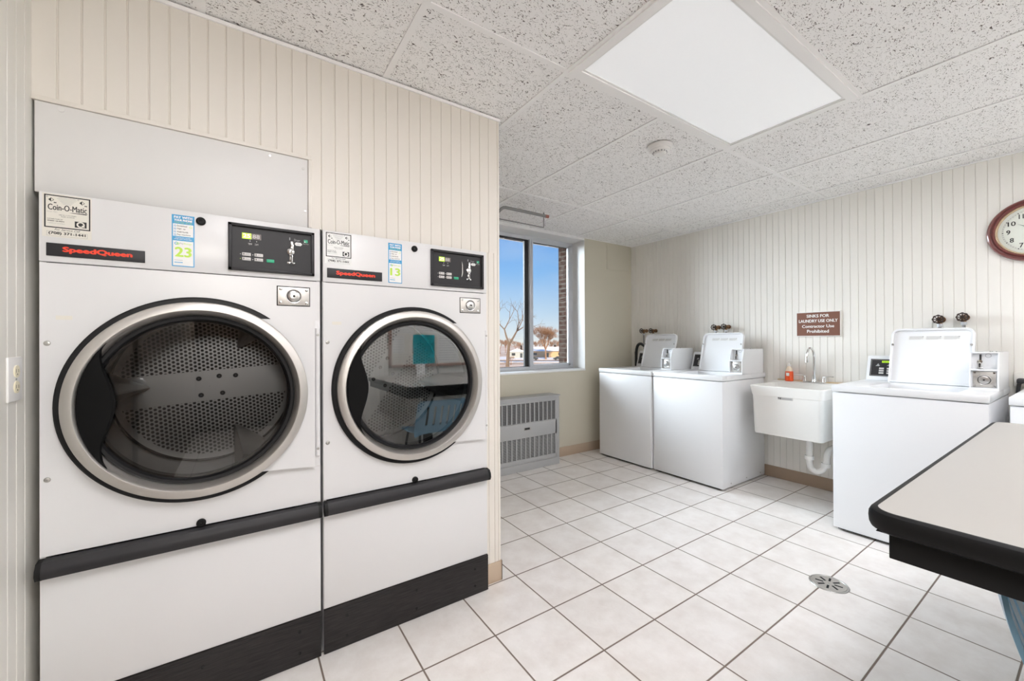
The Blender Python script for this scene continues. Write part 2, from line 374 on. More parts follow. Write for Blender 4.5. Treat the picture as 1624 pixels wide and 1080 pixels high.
    def done(s, name, parent=None, loc=None, ang=32, **kw):
        me = bpy.data.meshes.new(name); s.bm.normal_update(); s.bm.to_mesh(me); s.bm.free()
        for m in s.mats: me.materials.append(m)
        for p in me.polygons: p.use_smooth = True
        me.set_sharp_from_angle(angle=R_(ang))
        o = bpy.data.objects.new(name, me); C.objects.link(o)
        if parent: o.parent = parent
        if loc: o.location = loc
        for k, v in kw.items(): o[k] = v
        return o
def thing(name, loc, label, cat, group=None, rz=0):
    o = bpy.data.objects.new(name, None); C.objects.link(o); o.location = loc; o.rotation_euler = (0, 0, rz); o.empty_display_size = .1
    o['label'] = label; o['category'] = cat
    if group: o['group'] = group
    return o
def tag(o, label, cat, group=None):
    o['label'] = label; o['category'] = cat
    if group: o['group'] = group
    return o
def struct(o): o['kind'] = 'structure'; return o
def copy_tree(o, parent=None):
    c = o.copy(); C.objects.link(c)
    if parent: c.parent = parent
    for ch in list(o.children): copy_tree(ch, c)
    return c

# ================================================================= SETTING
ZC = 2.366; XL = -.505; XR = 3.96; YF = 3.28; YW = 1.765; XP = 1.11
b = MB(); b.box(XL-.1, XR+.1, -3.6, YF+.2, -.12, 0, 'floor'); struct(b.done('floor'))

def grooved(b, u0, u1, z0, z1, gs, fn, m, w=.0058, dep=.0035, th=.03):
    prof = [(u0, 0)]
    for g in sorted(gs):
        if g-w/2 <= u0+.002 or g+w/2 >= u1-.002: continue
        prof += [(g-w/2, 0), (g-w/5, dep), (g+w/5, dep), (g+w/2, 0)]
    prof += [(u1, 0), (u1, th), (u0, th)]
    t = bmesh.new(); A = [t.verts.new(fn(u, z0, d)) for u, d in prof]; B = [t.verts.new(fn(u, z1, d)) for u, d in prof]; n = len(prof)
    for i in range(n): t.faces.new((A[i], A[(i+1) % n], B[(i+1) % n], B[i]))
    t.faces.new(A); t.faces.new(B[::-1]); bmesh.ops.recalc_face_normals(t, faces=t.faces); b._add(t, m)
# wall that the dryers stand in (opening left for them)
gf = [-.453+.0517*k for k in range(32)]
f_front = lambda u, z, d: (u, YW+d, z)
b = MB()
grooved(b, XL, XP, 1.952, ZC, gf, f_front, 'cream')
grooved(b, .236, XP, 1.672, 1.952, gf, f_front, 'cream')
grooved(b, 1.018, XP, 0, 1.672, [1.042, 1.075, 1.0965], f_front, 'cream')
b.box(XL, .236, YW-.006, YW+.03, 1.9385, 1.9525, 'cream', .002); b.box(.2235, .236, YW-.006, YW+.03, 1.672, 1.9385, 'cream', .002)
b.box(XL, XP+.004, YW-.008, YW, ZC-.014, ZC-.001, 'bar')
struct(b.done('wall_front'))
b = MB(); b.box(-.4995, .2225, YW-.001, YW+.008, 1.6685, 1.9375, 'board', .0015)
for x, z, r in ((-.445, 1.925, .0075), (.095, 1.922, .004), (.207, 1.90, .0055), (.213, 1.735, .0035)):
    b.cyl((x, YW-.003, z), (x, YW, z), r, 'board' if r > .005 else 'dull', seg=16)
tag(b.done('access_board'), 'white painted board screwed to the wall above the left dryer', 'panel')
b = MB(); b.box(XP-.03, XP, YW+.03, YF, 0, ZC, 'cream'); struct(b.done('wall_alcove_side'))
# left wall
gl = [-3.4+.0517*k for k in range(101)]
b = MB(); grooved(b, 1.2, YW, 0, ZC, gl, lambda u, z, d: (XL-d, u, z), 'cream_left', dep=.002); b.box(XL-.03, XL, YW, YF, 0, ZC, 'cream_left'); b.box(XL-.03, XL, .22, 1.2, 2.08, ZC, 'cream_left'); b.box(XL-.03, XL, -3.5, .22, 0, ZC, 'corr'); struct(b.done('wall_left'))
b = MB(); b.box(XL-.05, XL-.012, .26, 1.16, 0, 2.05, 'corr', .002); b.box(XL-.04, XL+.012, 1.16, 1.2, 0, 2.09, 'corr', .003); b.box(XL-.04, XL+.012, .22, .26, 0, 2.09, 'corr', .003); b.box(XL-.04, XL+.012, .22, 1.2, 2.05, 2.09, 'corr', .003); b.sphere((XL+.03, .34, 1.0), .028, 'dull'); b.cyl((XL-.01, .34, 1.0), (XL+.02, .34, 1.0), .012, 'dull', seg=12); struct(b.done('added_door_1'))  # unseen dark door, added to keep a bright wall out of the dryer glass
b = MB(); b.box(XL, XL+.004, 1.2, YW-.06, 0, .10, 'tan'); struct(b.done('baseboard_left'))
# right wall
gr = [.346+.0502*k-1.506 for k in range(90)]
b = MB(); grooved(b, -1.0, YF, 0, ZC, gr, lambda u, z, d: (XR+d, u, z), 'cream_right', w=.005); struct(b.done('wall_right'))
b = MB(); b.box(XR-.006, XR, -1.0, YF, 0, .101, 'brownbase', .002); struct(b.done('baseboard_right'))
# window wall
WX0, WX1, WZ0, WZ1 = 1.60, 3.18, .90, 2.35
b = MB()
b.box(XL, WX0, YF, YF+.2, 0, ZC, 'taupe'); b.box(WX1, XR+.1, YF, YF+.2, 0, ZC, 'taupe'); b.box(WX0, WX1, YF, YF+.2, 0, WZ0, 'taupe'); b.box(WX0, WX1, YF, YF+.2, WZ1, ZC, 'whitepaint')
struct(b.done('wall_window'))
b = MB(); b.box(WX1-.004, WX1, YF-.001, YF+.2, WZ0, WZ1, 'whitepaint'); b.box(WX0, WX0+.004, YF-.001, YF+.2, WZ0, WZ1, 'whitepaint'); b.box(WX0, WX1, YF-.001, YF+.2, WZ1-.006, WZ1, 'whitepaint')
b.box(WX0, WX1, YF-.008, YF+.2, WZ0-.001, WZ0+.018, 'whitepaint', .003); struct(b.done('trim_1'))
b = MB(); b.box(XP, XR, YF-.006, YF, 0, .10, 'tan', .002); struct(b.done('baseboard_window'))
b = MB(); b.box(1.018, XP+.006, YW-.006, YW, 0, .10, 'tan', .001); b.box(XP, XP+.006, YW-.006, YF, 0, .10, 'tan', .001); struct(b.done('baseboard_front'))
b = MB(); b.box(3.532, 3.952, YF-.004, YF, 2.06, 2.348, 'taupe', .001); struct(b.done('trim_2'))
# back walls
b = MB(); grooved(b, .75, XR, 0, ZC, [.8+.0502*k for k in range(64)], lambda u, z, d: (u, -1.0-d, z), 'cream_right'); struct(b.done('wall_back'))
b = MB(); b.box(.75, .78, -3.5, -1.03, 0, ZC, 'corr'); struct(b.done('wall_corridor'))
b = MB(); b.box(XL, .78, -3.53, -3.5, 0, ZC, 'corr'); struct(b.done('wall_end'))
# outside masonry of the window reveal
b = MB(); b.box(3.178, 3.6, YF+.24, YF+.44, .3, 3.2, 'brick'); b.box(1.0, 1.602, YF+.24, YF+.44, .3, 3.2, 'brick'); struct(b.done('wall_outside'))
b = MB(); b.box(1.6, 3.2, YF+.24, YF+.34, .80, .93, 'snow'); struct(b.done('trim_3'))

# ceiling
GX = [.525+.634*k for k in range(-2, 7)]; GY = [1.2925+1.2525*k for k in range(-4, 3)]
b = MB(); hb = .012; cells = []
ys = [-3.6]+[g for g in GY if g > -3.6]+[YF]
xs = [XL]+[g for g in GX if XL < g < XR]+[XR]
LX0, LX1, LY0, LY1 = 1.159, 2.427, .663, 1.2925
for i in range(len(xs)-1):
    for j in range(len(ys)-1):
        a0, a1, c0, c1 = xs[i], xs[i+1], ys[j], ys[j+1]
        if LX0-.01 < a0 < LX1-.01 and .03 < c0 < 1.0 and c1 > 1.2: continue
        if LX0-.01 < a0 < LX1-.01 and abs(c0-.04) < .1: continue
        if a0 < XP-.1 and c0 > YW: continue
        cells.append((a0, a1, c0, c1))
cells.append((LX0, LX1, .04, LY0))
for a0, a1, c0, c1 in cells:
    b.box(a0+hb-.002, a1-hb+.002, c0+hb-.002, c1-hb+.002, ZC+.0050, ZC+.03, 'tile', .001, 1)
segs = set()
for a0, a1, c0, c1 in cells+[(LX0, LX1, LY0, LY1)]:
    for X in (a0, a1): segs.add((0, round(X, 4), round(c0, 4), round(c1, 4)))
    for Y in (c0, c1): segs.add((1, round(Y, 4), round(a0, 4), round(a1, 4)))
lines = {}
for k, p, q0, q1 in segs: lines.setdefault((k, p), []).append((q0, q1))
for (k, p), L_ in lines.items():
    L_.sort(); out = [list(L_[0])]
    for q0, q1 in L_[1:]:
        if q0 <= out[-1][1]+1e-3: out[-1][1] = max(out[-1][1], q1)
        else: out.append([q0, q1])
    for q0, q1 in out:
        if k == 0: b.box(p-hb, p+hb, q0-hb, q1+hb, ZC, ZC+.004, 'bar')
        else: b.box(q0-hb, q1+hb, p-hb+.0002, p+hb-.0002, ZC+.0004, ZC+.0044, 'bar')
b.box(XL-.1, XR+.1, -3.6, YF+.2, ZC+.035, ZC+.1, 'bar')
struct(b.done('ceiling', ang=20))
b = MB(); b.box(XR-.018, XR, -1.0, YF, ZC-.004, ZC+.002, 'bar'); struct(b.done('trim_4'))

def ceiling_light(x0, x1, y0, y1, label, lm):
    t = thing('ceiling_light', ((x0+x1)/2, (y0+y1)/2, ZC-.004), label, 'ceiling light')
    w, d = (x1-x0)/2, (y1-y0)/2
    f = MB()
    for a, c, p, q in ((-w, w, -d, -d+.038), (-w, w, d-.038, d), (-w, -w+.038, -d+.038, d-.038), (w-.038, w, -d+.038, d-.038)): f.box(a, c, p, q, -.001, .02, 'bar')
    for a, c, p, q in ((-w+.036, w-.036, -d+.036, -d+.048), (-w+.036, w-.036, d-.048, d-.036), (-w+.036, -w+.048, -d+.048, d-.048), (w-.048, w-.036, -d+.048, d-.048)): f.box(a, c, p, q, .004, .012, 'whitepaint')
    f.done('light_frame', t)
    MB().box(-w+.046, w-.046, -d+.046, d-.046, .008, .012, lm).done('lens', t)
    return t
ceiling_light(LX0+.004, LX1-.004, LY0+.004, LY1-.004, 'large flat ceiling light panel with a frosted lens in the tile grid', 'lens')

# smoke detector
t = thing('smoke_detector', (2.055, 1.487, ZC), 'round off-white smoke detector on the ceiling near the light panel', 'smoke detector')
MB().lathe([(.001, -.020), (.062, -.020), (.070, -.012), (.072, 0)], (0, 0, 0), 'z', 'plastic', 48).done('detector_base', t)
MB().lathe([(.001, -.050), (.028, -.050), (.034, -.046), (.036, -.040), (.038, -.034), (.052, -.030), (.056, -.020)], (0, 0, 0), 'z', 'plastic', 48).done('sensor_head', t)
b = MB()
for k in range(14):
    a = 2*PI*k/14; b.box(-.003, .003, -.003, .003, -.041, -.034, 'greyink')
    for v in list(b.bm.verts)[-8:]: v.co = Vector((v.co.x+.037*math.cos(a), v.co.y+.037*math.sin(a), v.co.z))
b.done('vent_ring', t)

# window
t = thing('window', (0, 0, 0), 'x', 'window'); del t['label'], t['category']; t.name = 'window_1'; struct(t)
FY = YF+.19
b = MB()
b.box(WX0, WX1, FY, FY+.05, WZ0+.015, WZ0+.055, 'alu', .003); b.box(WX0, WX1, FY, FY+.05, WZ1-.045, WZ1, 'alu', .003); b.box(WX1-.05, WX1, FY-.0005, FY+.049, WZ0+.056, WZ1-.046, 'alu'); b.box(WX0, WX0+.05, FY-.0005, FY+.049, WZ0+.056, WZ1-.046, 'alu')
b.done('window_frame', t)
b = MB(); b.box(2.555, 2.60, FY-.012, FY+.03, WZ0+.05, WZ1-.04, 'alu', .003); b.box(2.577, 2.583, FY-.016, FY-.01, WZ0+.05, WZ1-.04, 'alu'); b.box(2.60, WX1-.05, FY-.006, FY+.02, WZ0+.05, WZ0+.078, 'alu', .002); b.box(2.60, WX1-.05, FY-.006, FY+.02, WZ1-.065, WZ1-.04, 'alu', .002); b.box(WX1-.075, WX1-.05, FY-.006, FY+.02, WZ0+.05, WZ1-.04, 'alu', .002)
b.done('sliding_sash', t)
b = MB(); b.box(2.505, 2.56, FY+.015, FY+.04, WZ0+.05, WZ1-.04, 'gasket'); b.box(WX0+.05, 2.52, FY+.015, FY+.04, WZ1-.058, WZ1-.045, 'gasket'); b.box(2.60, WX1-.07, FY+.005, FY+.012, WZ1-.07, WZ1-.062, 'gasket'); b.box(WX0+.05, 2.52, FY+.015, FY+.04, WZ0+.05, WZ0+.058, 'gasket')
b.done('dark_seal', t)
b = MB(); b.box(WX0+.045, 2.56, FY+.030, FY+.034, WZ0+.05, WZ1-.04, 'winglass'); b.done('glass_pane', t)
b = MB(); b.box(2.595, WX1-.06, FY+.006, FY+.010, WZ0+.06, WZ1-.05, 'winglass'); b.done('glass_pane', t)

# ================================================================= DRYERS
W = .743; CX = W/2; CZ = 1.033
def lock_plate(b, x0, x1, z0, z1, y, m='steel', fn=None):
    b.box(x0, x1, y-.001, y+.002, z0, z1, m, .001)
    cx, cz = (x0+x1)/2, (z0+z1)/2
    b.lathe([(.027, y), (.026, y-.003), (.022, y-.002), (.020, y-.006), (.012, y-.009), (.005, y-.009), (.0045, y-.006), (.001, y-.006)], (cx, 0, cz), 'y', 'satin', 32)
    b.lathe([(.0235, y-.0026), (.0222, y-.0030)], (cx, 0, cz), 'y', 'charcoal', 32)
    b.lathe([(.004, y-.0093), (.001, y-.0094)], (cx, 0, cz), 'y', 'ink', 12)
    for sx in (x0+.010, x1-.010):
        for sz in (z0+.009, z1-.009): b.lathe([(.0055, y-.001), (.005, y-.003), (.001, y-.004)], (sx, 0, sz), 'y', 'chrome', 12)
def dryer(x0, label, num, perf, ang0, pay_x, worn):
    t = thing('tumble_dryer', (x0, 1.731, 0), label, 'dryer', 'coin dryers built into the left wall run')
    fr = lambda ox, oz: (lambda u, v, d: (ox+u, -d, oz+v))
    b = MB(); D = .78
    b.box(0, .012, .008, D, .01, 1.662, 'white'); b.box(W-.012, W, .008, D, .01, 1.662, 'white'); b.box(0, W, .008, D, 1.652, 1.664, 'white', .002); b.box(0, W, D-.012, D, .01, 1.66, 'charcoal')
    b.box(.02, W-.02, .02, .03, .0, .17, 'dark'); b.done('cabinet', t)
    b = MB(); b.box(0, W, -.0005, .03, 1.460, 1.664, 'white', .003); b.done('control_fascia', t)
    b = MB(); b.ring_panel(.0015, W-.0015, .603, 1.457, CX, CZ, .305, 0, .02, 'white'); b.box(.006, W-.006, .012, .02, 1.455, 1.462, 'dark')
    b.done('front_panel', t)
    b = MB(); b.box(.0015, W-.0015, 0, .02, .176, .565, 'white', .002); b.done('lower_panel', t)
    b = MB(); b.box(.0005, W-.0005, -.006, .018, .002, .1735, 'kick', .002)
    b.box(.0005, W-.0005, -.007, -.005, .157, .1585, 'charcoal')
    for sx in (.085, .375, .668):
        for sz in (.045, .125): b.lathe([(.0055, -.006), (.005, -.008), (.002, -.0075), (.001, -.006)], (sx, 0, sz), 'y', 'dark', 12)
    b.done('kick_plate', t)
    b = MB()
    prof = [(0, .012), (-.010, .002), (-.020, 0), (-.030, .004), (-.036, .018), (-.034, .034), (-.024, .050), (0, .054)]
    b.prism(prof, lambda u, v, d: (d, u, .545+v), .004, W-.004, 'charcoal'); b.prism([(u*1.04, v) for u, v in prof], lambda u, v, d: (d, u, .545+v), .0, .012, 'black'); b.prism([(u*1.04, v) for u, v in prof], lambda u, v, d: (d, u, .545+v), W-.012, W, 'black')
    b.done('bar_handle', t)
    for nm, lx, lz in (('upper_lock', .373, 1.634), ('panel_lock', .372, .612)):
        MB().lathe([(.0135, 0), (.0135, -.006), (.010, -.009), (.004, -.009), (.003, -.006), (.001, -.006)], (lx, 0, lz), 'y', 'black', 24).done(nm, t, label='small round black lock')
    # door
    d = thing('door', (0, 0, 0), 'x', 'x'); del d['label'], d['category']; d.parent = t
    MB().lathe([(.30, -.001), (.342, -.001), (.342, -.010), (.338, -.013), (.325, -.013), (.318, -.006)], (CX, 0, CZ), 'y', 'rubber', 120).done('outer_gasket', d)
    hp = [(CX+.311*math.cos(a), CZ+.311*math.sin(a)) for a in [R_(61.5-123*k/24) for k in range(25)]]
    hp += [(.721, CZ-.286), (.721, CZ+.275)]
    MB().prism(hp, lambda u, v, dd: (u, dd, v), -.0205, -.0005, 'white').done('hinge_plate', d)
    b = MB(); b.cyl((.7315, -.008, .785), (.7315, -.008, 1.275), .0085, 'white', seg=16); b.box(.7225, .7405, -.006, 0, .745, 1.305, 'white', .001)
    for z in (.812, 1.25): b.lathe([(.005, -.016), (.004, -.018), (.001, -.018)], (.7315, 0, z), 'y', 'dull', 12)
    b.done('hinge', d)
    MB().lathe([(.319, -.004), (.3235, -.010), (.3235, -.034), (.3220, -.0385), (.3190, -.0405), (.2995, -.0455), (.2965, -.0455), (.2945, -.0435), (.2905, -.034), (.284, -.020), (.279, -.0145), (.276, -.013)], (CX, 0, CZ), 'y', 'steel', 144).done('steel_ring', d)
    MB().lathe([(.281, -.014), (.279, -.021), (.275, -.0245), (.267, -.0235), (.263, -.018), (.262, -.010), (.258, -.006), (.257, .02)], (CX, 0, CZ), 'y', 'rubber', 120).done('glass_seal', d)
    MB().lathe([(.2615, -.012), (.001, -.012)], (CX, 0, CZ), 'y', 'doorglass_clear' if worn else 'doorglass', 64).done('door_glass', d)
    inner = [(-.2225, .189), (-.236, .168), (-.2375, .14), (-.2265, .094), (-.2125, .053), (-.204, .004), (-.2125, -.046), (-.2265, -.088), (-.2375, -.13), (-.236, -.163), (-.2215, -.190)]
    for _ in range(2):
        Q = [inner[0]]
        for p, q in zip(inner, inner[1:]): Q += [(p[0]*.75+q[0]*.25, p[1]*.75+q[1]*.25), (p[0]*.25+q[0]*.75, p[1]*.25+q[1]*.75)]
        inner = Q+[inner[-1]]
    n_ = len(inner); arc = [(.2925*math.cos(a), .2925*math.sin(a)) for a in [R_(139.6+80.8*k/(n_-1)) for k in range(n_)]]
    tb = bmesh.new(); rows = []
    for f_, y in ((0, -.022), (0, -.030), (.08, -.038), (.5, -.041), (.94, -.039), (1, -.034), (1, -.020)):
        rows.append([tb.verts.new((CX+a[0]*(1-f_)+c[0]*f_, y, CZ+a[1]*(1-f_)+c[1]*f_)) for a, c in zip(arc, inner)])
    for i in range(len(rows)-1):
        for k in range(n_-1): tb.faces.new((rows[i][k], rows[i][k+1], rows[i+1][k+1], rows[i+1][k]))
    bmesh.ops.recalc_face_normals(tb, faces=tb.faces)
    pb = MB(); pb._add(tb, 'pull'); pb.done('door_pull', d)
    # drum
    dr = MB().lathe([(.258, .012), (.262, .03), (.300, .045), (.318, .07), (.322, .10), (.322, .470)], (CX, 0, CZ), 'y', 'drum', 96).done('drum', t)
    bk = MB().lathe([(.318, .0), (.001, .0)], (0, 0, 0), 'y', perf, 64).done('drum_back', dr, loc=(CX, .478, CZ))
    b = MB(); b.lathe([(.323, .466), (.319, .474), (.314, .477)], (CX, 0, CZ), 'y', 'dark', 96)
    b.done('drum_seam', dr)
    ca, sa = math.cos(R_(ang0[0])), math.sin(R_(ang0[0]))
    for u, v in ((-.035, .036), (.037, .040), (.097, .036), (-.032, -.036), (.044, -.036)):
        b = MB(); b.lathe([(.010, 0), (.009, -.003), (.003, -.003), (.0025, -.001), (.001, -.001)], (CX+u*ca-v*sa, .477, CZ+u*sa+v*ca), 'y', 'charcoal', 16); b.done('bolt', dr)
    for a in ang0[1:]:
        a = R_(a); rad = Vector((math.cos(a), 0, math.sin(a))); tan = Vector((-math.sin(a), 0, math.cos(a))); c = Vector((CX, 0, CZ))
        tb = bmesh.new(); rows = []
        for y, hh in ((.475, .085), (.455, .125), (.10, .060), (.085, .03)):
            base = c+Vector((0, y, 0)); rr = .318
            pts = [base+rad*rr+tan*.062, base+rad*(rr-hh+.012)+tan*.010, base+rad*(rr-hh), base+rad*(rr-hh+.012)-tan*.010, base+rad*rr-tan*.062]
            rows.append([tb.verts.new(p) for p in pts])
        for i in range(3):
            for k in range(4): tb.faces.new((rows[i][k], rows[i][k+1], rows[i+1][k+1], rows[i+1][k]))
        tb.faces.new(rows[0]); tb.faces.new(rows[-1]); bmesh.ops.recalc_face_normals(tb, faces=tb.faces)
        bb = MB(); bb._add(tb, 'drum'); bb.done('baffle', dr)
    # vendor sticker
    pm = 'paper' if worn else 'paperw'
    b = MB(); b.box(.0075, .109, -.0015, -.0005, 1.5335, 1.6605, pm)
    fx0, fx1, fz0, fz1 = .0115, .1065, 1.5605, 1.6565
    for a, c, p, q in ((fx0, fx1, fz0, fz0+.003), (fx0, fx1, fz1-.003, fz1), (fx0, fx0+.003, fz0, fz1), (fx1-.003, fx1, fz0, fz1)): b.box(a, c, -.0019, -.0012, p, q, 'ink')
    E = .0018
    b.text('Coin-O-Matic', fr(.019, 1.6125), .080, .017, 'ink', 0, E, fat=.00035)
    b.prism([(.062, 1.6085), (.098, 1.6075), (.101, 1.6105), (.070, 1.6098)], lambda u, v, dd: (u, dd, v), -.0018, -.0014, 'ink')
    b.text('Since 1921', fr(.0165, 1.6055), .021, .003, 'greyink', 0, E)
    b.text('5656 W. 111TH STREET', fr(.041, 1.5985), .036, .0026, 'ink', .01, E); b.text('ALSIP, ILLINOIS', fr(.045, 1.5935), .028, .0026, 'ink', .01, E)
    b.text('DISTRIBUTORS OF', fr(.0175, 1.5845), .031, .0028, 'ink', .01, E); b.text('SPEED QUEEN', fr(.0175, 1.5785), .034, .0034, 'ink', .03, E); b.text('COMMERCIAL EQUIPMENT', fr(.0175, 1.5725), .036, .0022, 'greyink', .01, E)
    for k in range(6): b.box(.037+.003*abs(k-1), .078-.003*abs(k-1), -.0017, -.0014, 1.6505-k*.0037, 1.6513-k*.0037, 'greyink')
    for cx, cz in ((.0255, 1.6420), (.089, 1.6420)):
        b.prism([(cx-.006, cz), (cx, cz-.0058), (cx+.006, cz), (cx, cz+.0058)], lambda u, v, dd: (u, dd, v), -.0018, -.0014, 'ink'); b.prism([(cx, cz-.0044), (cx+.0044, cz), (cx, cz+.0044)], lambda u, v, dd: (u, dd, v), -.0021, -.0017, pm)
        b.text('C', fr(cx-.0095, cz+.006), .0035, .0042, 'ink', .01, E); b.text('M', fr(cx+.0055, cz-.0098), .0048, .0042, 'ink', .01, E)
    b.box(.0735, .0985, -.0018, -.0014, 1.5675, 1.5855, 'ink'); b.lathe([(.0088, -.0022), (.0052, -.0022)], (.086, 0, 1.5765), 'y', pm, 24); b.prism([(.088, 1.5745), (.091, 1.5695), (.095, 1.5695), (.092, 1.5755)], lambda u, v, dd: (u, dd, v), -.0022, -.0018, pm)
    b.text('For Service Call', fr(.032, 1.5535), .053, .0052, 'ink', .005, E, shear=.35)
    for a, c, p, q in ((.0165, .100, 1.5365, 1.5370), (.0165, .100, 1.5505, 1.5510), (.0165, .0170, 1.5365, 1.551), (.0995, .100, 1.5365, 1.551)): b.box(a, c, -.0019, -.0013, p, q, 'greyink')
    b.text('(708) 371-1441', fr(.0205, 1.5395), .0755, .0095, 'ink', 0, E, fat=.0005)
    b.done('vendor_sticker', t)
    # name plate
    b = MB(); b.box(.0155, .2305, -.0035, -.0005, 1.4775, 1.5155, 'charcoal', .001)
    b.text('SpeedQueen', fr(.050, 1.4875), .150, .0185, 'red', 0, .0042, fat=.0016); b.done('name_plate', t)
    # payment sticker
    p0 = pay_x; E = .002
    b = MB(); b.box(p0, p0+.059, -.0014, -.0005, 1.4755, 1.6465, 'blue')
    b.box(p0+.003, p0+.056, -.0018, -.001, 1.5755, 1.6165, 'paperw'); b.box(p0+.003, p0+.056, -.0018, -.001, 1.4785, 1.5605, 'paperw')
    b.text('PAY WITH', fr(p0+.006, 1.6345), .047, .0078, 'paperw', 0, E, fat=.0005); b.text('YOUR PHONE', fr(p0+.006, 1.6255), .047, .0066, 'paperw', 0, E, fat=.0005); b.text('SIMPLE. FAST. SECURE.', fr(p0+.006, 1.6192), .047, .0036, 'lime', 0, E)
    for k, s_ in enumerate(('Download', 'Sign up', 'Add funds', 'Pay machine')):
        z = 1.6075-.0098*k; b.lathe([(.0030, -.0022), (.0018, -.0022)], (p0+.0085, 0, z+.002), 'y', 'blue', 16); b.text(s_, fr(p0+.0135, z), .0032*len(s_), .0052, 'ink', .012, .0022)
    b.lathe([(.0036, -.0022), (.0026, -.0022)], (p0+.049, 0, 1.608), 'y', 'lime', 16)
    b.text('DOWNLOAD THE APP', fr(p0+.010, 1.5695), .038, .0026, 'paperw', .01, E); b.text('AND GET STARTED', fr(p0+.006, 1.5645), .046, .0030, 'paperw', .01, E)
    b.lathe([(.0048, -.0022), (.0028, -.0022)], (p0+.0115, 0, 1.5515), 'y', 'blue', 20); b.lathe([(.0040, -.0024), (.0022, -.0024)], (p0+.0155, 0, 1.5505), 'y', 'lime', 20)
    b.text('Pay', fr(p0+.0205, 1.548), .010, .0068, 'greyink', .005, .0022)
    b.text('Range', fr(p0+.0315, 1.548), .020, .0064, 'lime', .005, .0022)
    b.text(num, fr(p0+.009, 1.508), .041, .031, 'lime', 0, .0022, fat=.0016)
    b.box(p0+.0065, p0+.028, -.0022, -.0017, 1.4955, 1.4967, 'greyink'); b.box(p0+.0065, p0+.028, -.0022, -.0017, 1.4875, 1.4900, 'blue')
    b.done('payment_sticker', t, label='blue and white payment sticker with the number '+num)
    # control display
    dx0, dx1, dz0, dz1 = .4485, .7215, 1.4775, 1.6435
    b = MB()
    for a, c, p, q in ((dx0, dx1, dz0, dz0+.010), (dx0, dx1, dz1-.010, dz1), (dx0, dx0+.011, dz0, dz1), (dx1-.011, dx1, dz0, dz1)): b.box(a, c, -.0125, 0, p, q, 'charcoal', .0015)
    dp = b.done('control_display', t)
    b = MB(); b.box(dx0+.008, dx1-.008, -.003, 0, dz0+.008, dz1-.008, 'charcoal'); b.done('display_face', dp)
    b = MB(); b.box(.489, .5165, -.0045, -.003, 1.5925, 1.613, 'led'); b.box(.5165, .547, -.0045, -.003, 1.5925, 1.613, 'leddim'); b.text('25', fr(.4925, 1.5965), .021, .0135, 'ledchar', 0, .0048, fat=.0006); b.text('88', fr(.521, 1.5965), .021, .0135, 'btn', 0, .0046); b.done('number_display', dp)
    b = MB()
    for r_ in range(2):
        for c_ in range(2):
            x = .489+c_*.037; z = 1.5315-r_*.0165
            b.box(x, x+.0265, -.0052, -.003, z, z+.0115, 'btn', .0012); b.box(x+.004, x+.0065, -.0056, -.005, z+.003, z+.009, 'ink'); b.box(x+.0095, x+.023, -.0056, -.005, z+.0035, z+.0045, 'greyink'); b.box(x+.0095, x+.021, -.0056, -.005, z+.0065, z+.0075, 'greyink')
            b.box(x-.006, x-.0035, -.0045, -.003, z+.004, z+.0065, 'lime' if (r_ == 1 and c_ == 0 and worn) else 'btn')
    b.done('buttons', dp)
    MB().box(.5635, .588, -.0052, -.003, 1.5145, 1.5265, 'green', .0012).done('start_button', dp)
    b = MB()
    for x, s_ in ((.507, 'TEMP'), (.527, 'TIME\nLEFT')): b.text(s_, fr(x, 1.572), .012, .006, 'btn', 0, .0035); b.lathe([(.0016, -.0036), (.0001, -.0036)], (x+.006, 0, 1.586), 'y', 'btn', 10)

    b.text('1', fr(.637, 1.606), .003, .010, 'greyink', 0, .0035); b.text('Dryer', fr(.653, 1.602), .020, .011, 'greyink', 0, .0035); b.text('Easy Start', fr(.683, 1.5955), .020, .004, 'btn', 0, .0035)
    b.box(.686, .699, -.0042, -.003, 1.6025, 1.6135, 'green'); b.box(.687, .691, -.0047, -.004, 1.6035, 1.607, 'paperw')
    b.done('legends', dp)
    b = MB(); b.box(.640, .651, -.0085, -.003, 1.566, 1.602, 'chrome', .003); b.lathe([(.013, -.003), (.0125, -.0085), (.008, -.011), (.001, -.011)], (.641, 0, 1.562), 'y', 'chrome', 24); b.box(.637, .648, -.0075, -.003, 1.522, 1.560, 'chrome', .002); b.box(.6405, .6445, -.0082, -.007, 1.526, 1.552, 'ink')
    b.box(.6295, .6555, -.007, -.003, 1.516, 1.524, 'chrome', .003); b.cyl((.6425, -.004, 1.517), (.6425, -.009, 1.517), .005, 'ink', seg=12)
    b.done('coin_slot', dp)
    b = MB(); b.prism([(.654, 1.594), (.659, 1.600), (.675, 1.600), (.680, 1.594), (.675, 1.588), (.659, 1.588)], lambda u, v, dd: (u, dd, v), -.0055, -.003, 'paperw'); b.text('25c', fr(.661, 1.5915), .013, .005, 'greyink', 0, .0058); b.done('coin_label', dp)
    if not worn:
        b = MB(); b.prism([(.606, 1.602), (.6105, 1.585), (.6115, 1.55), (.608, 1.535), (.6035, 1.528), (.607, 1.55), (.6075, 1.58)], lambda u, v, dd: (u, dd, v), -.0045, -.003, 'dull'); b.done('metal_strip', dp)
    b = MB(); b.box(.5955, .707, -.0008, .004, 1.3585, 1.4325, 'dark'); lock_plate(b, .5985, .7045, 1.3615, 1.4295, -.001); b.done('coin_lock_plate', t)
    b = MB(); b.box(.034, .068, -.0012, 0, 1.2915, 1.3035, 'paper'); b.done('blank_label', t)
    for z in (1.222, .825):
        b = MB(); b.lathe([(.0075, -.0003), (.0065, -.0028), (.003, -.0035), (.0028, -.002), (.001, -.002)], (.0165, 0, z), 'y', 'dull', 16); b.done('panel_screw', t)
    return t
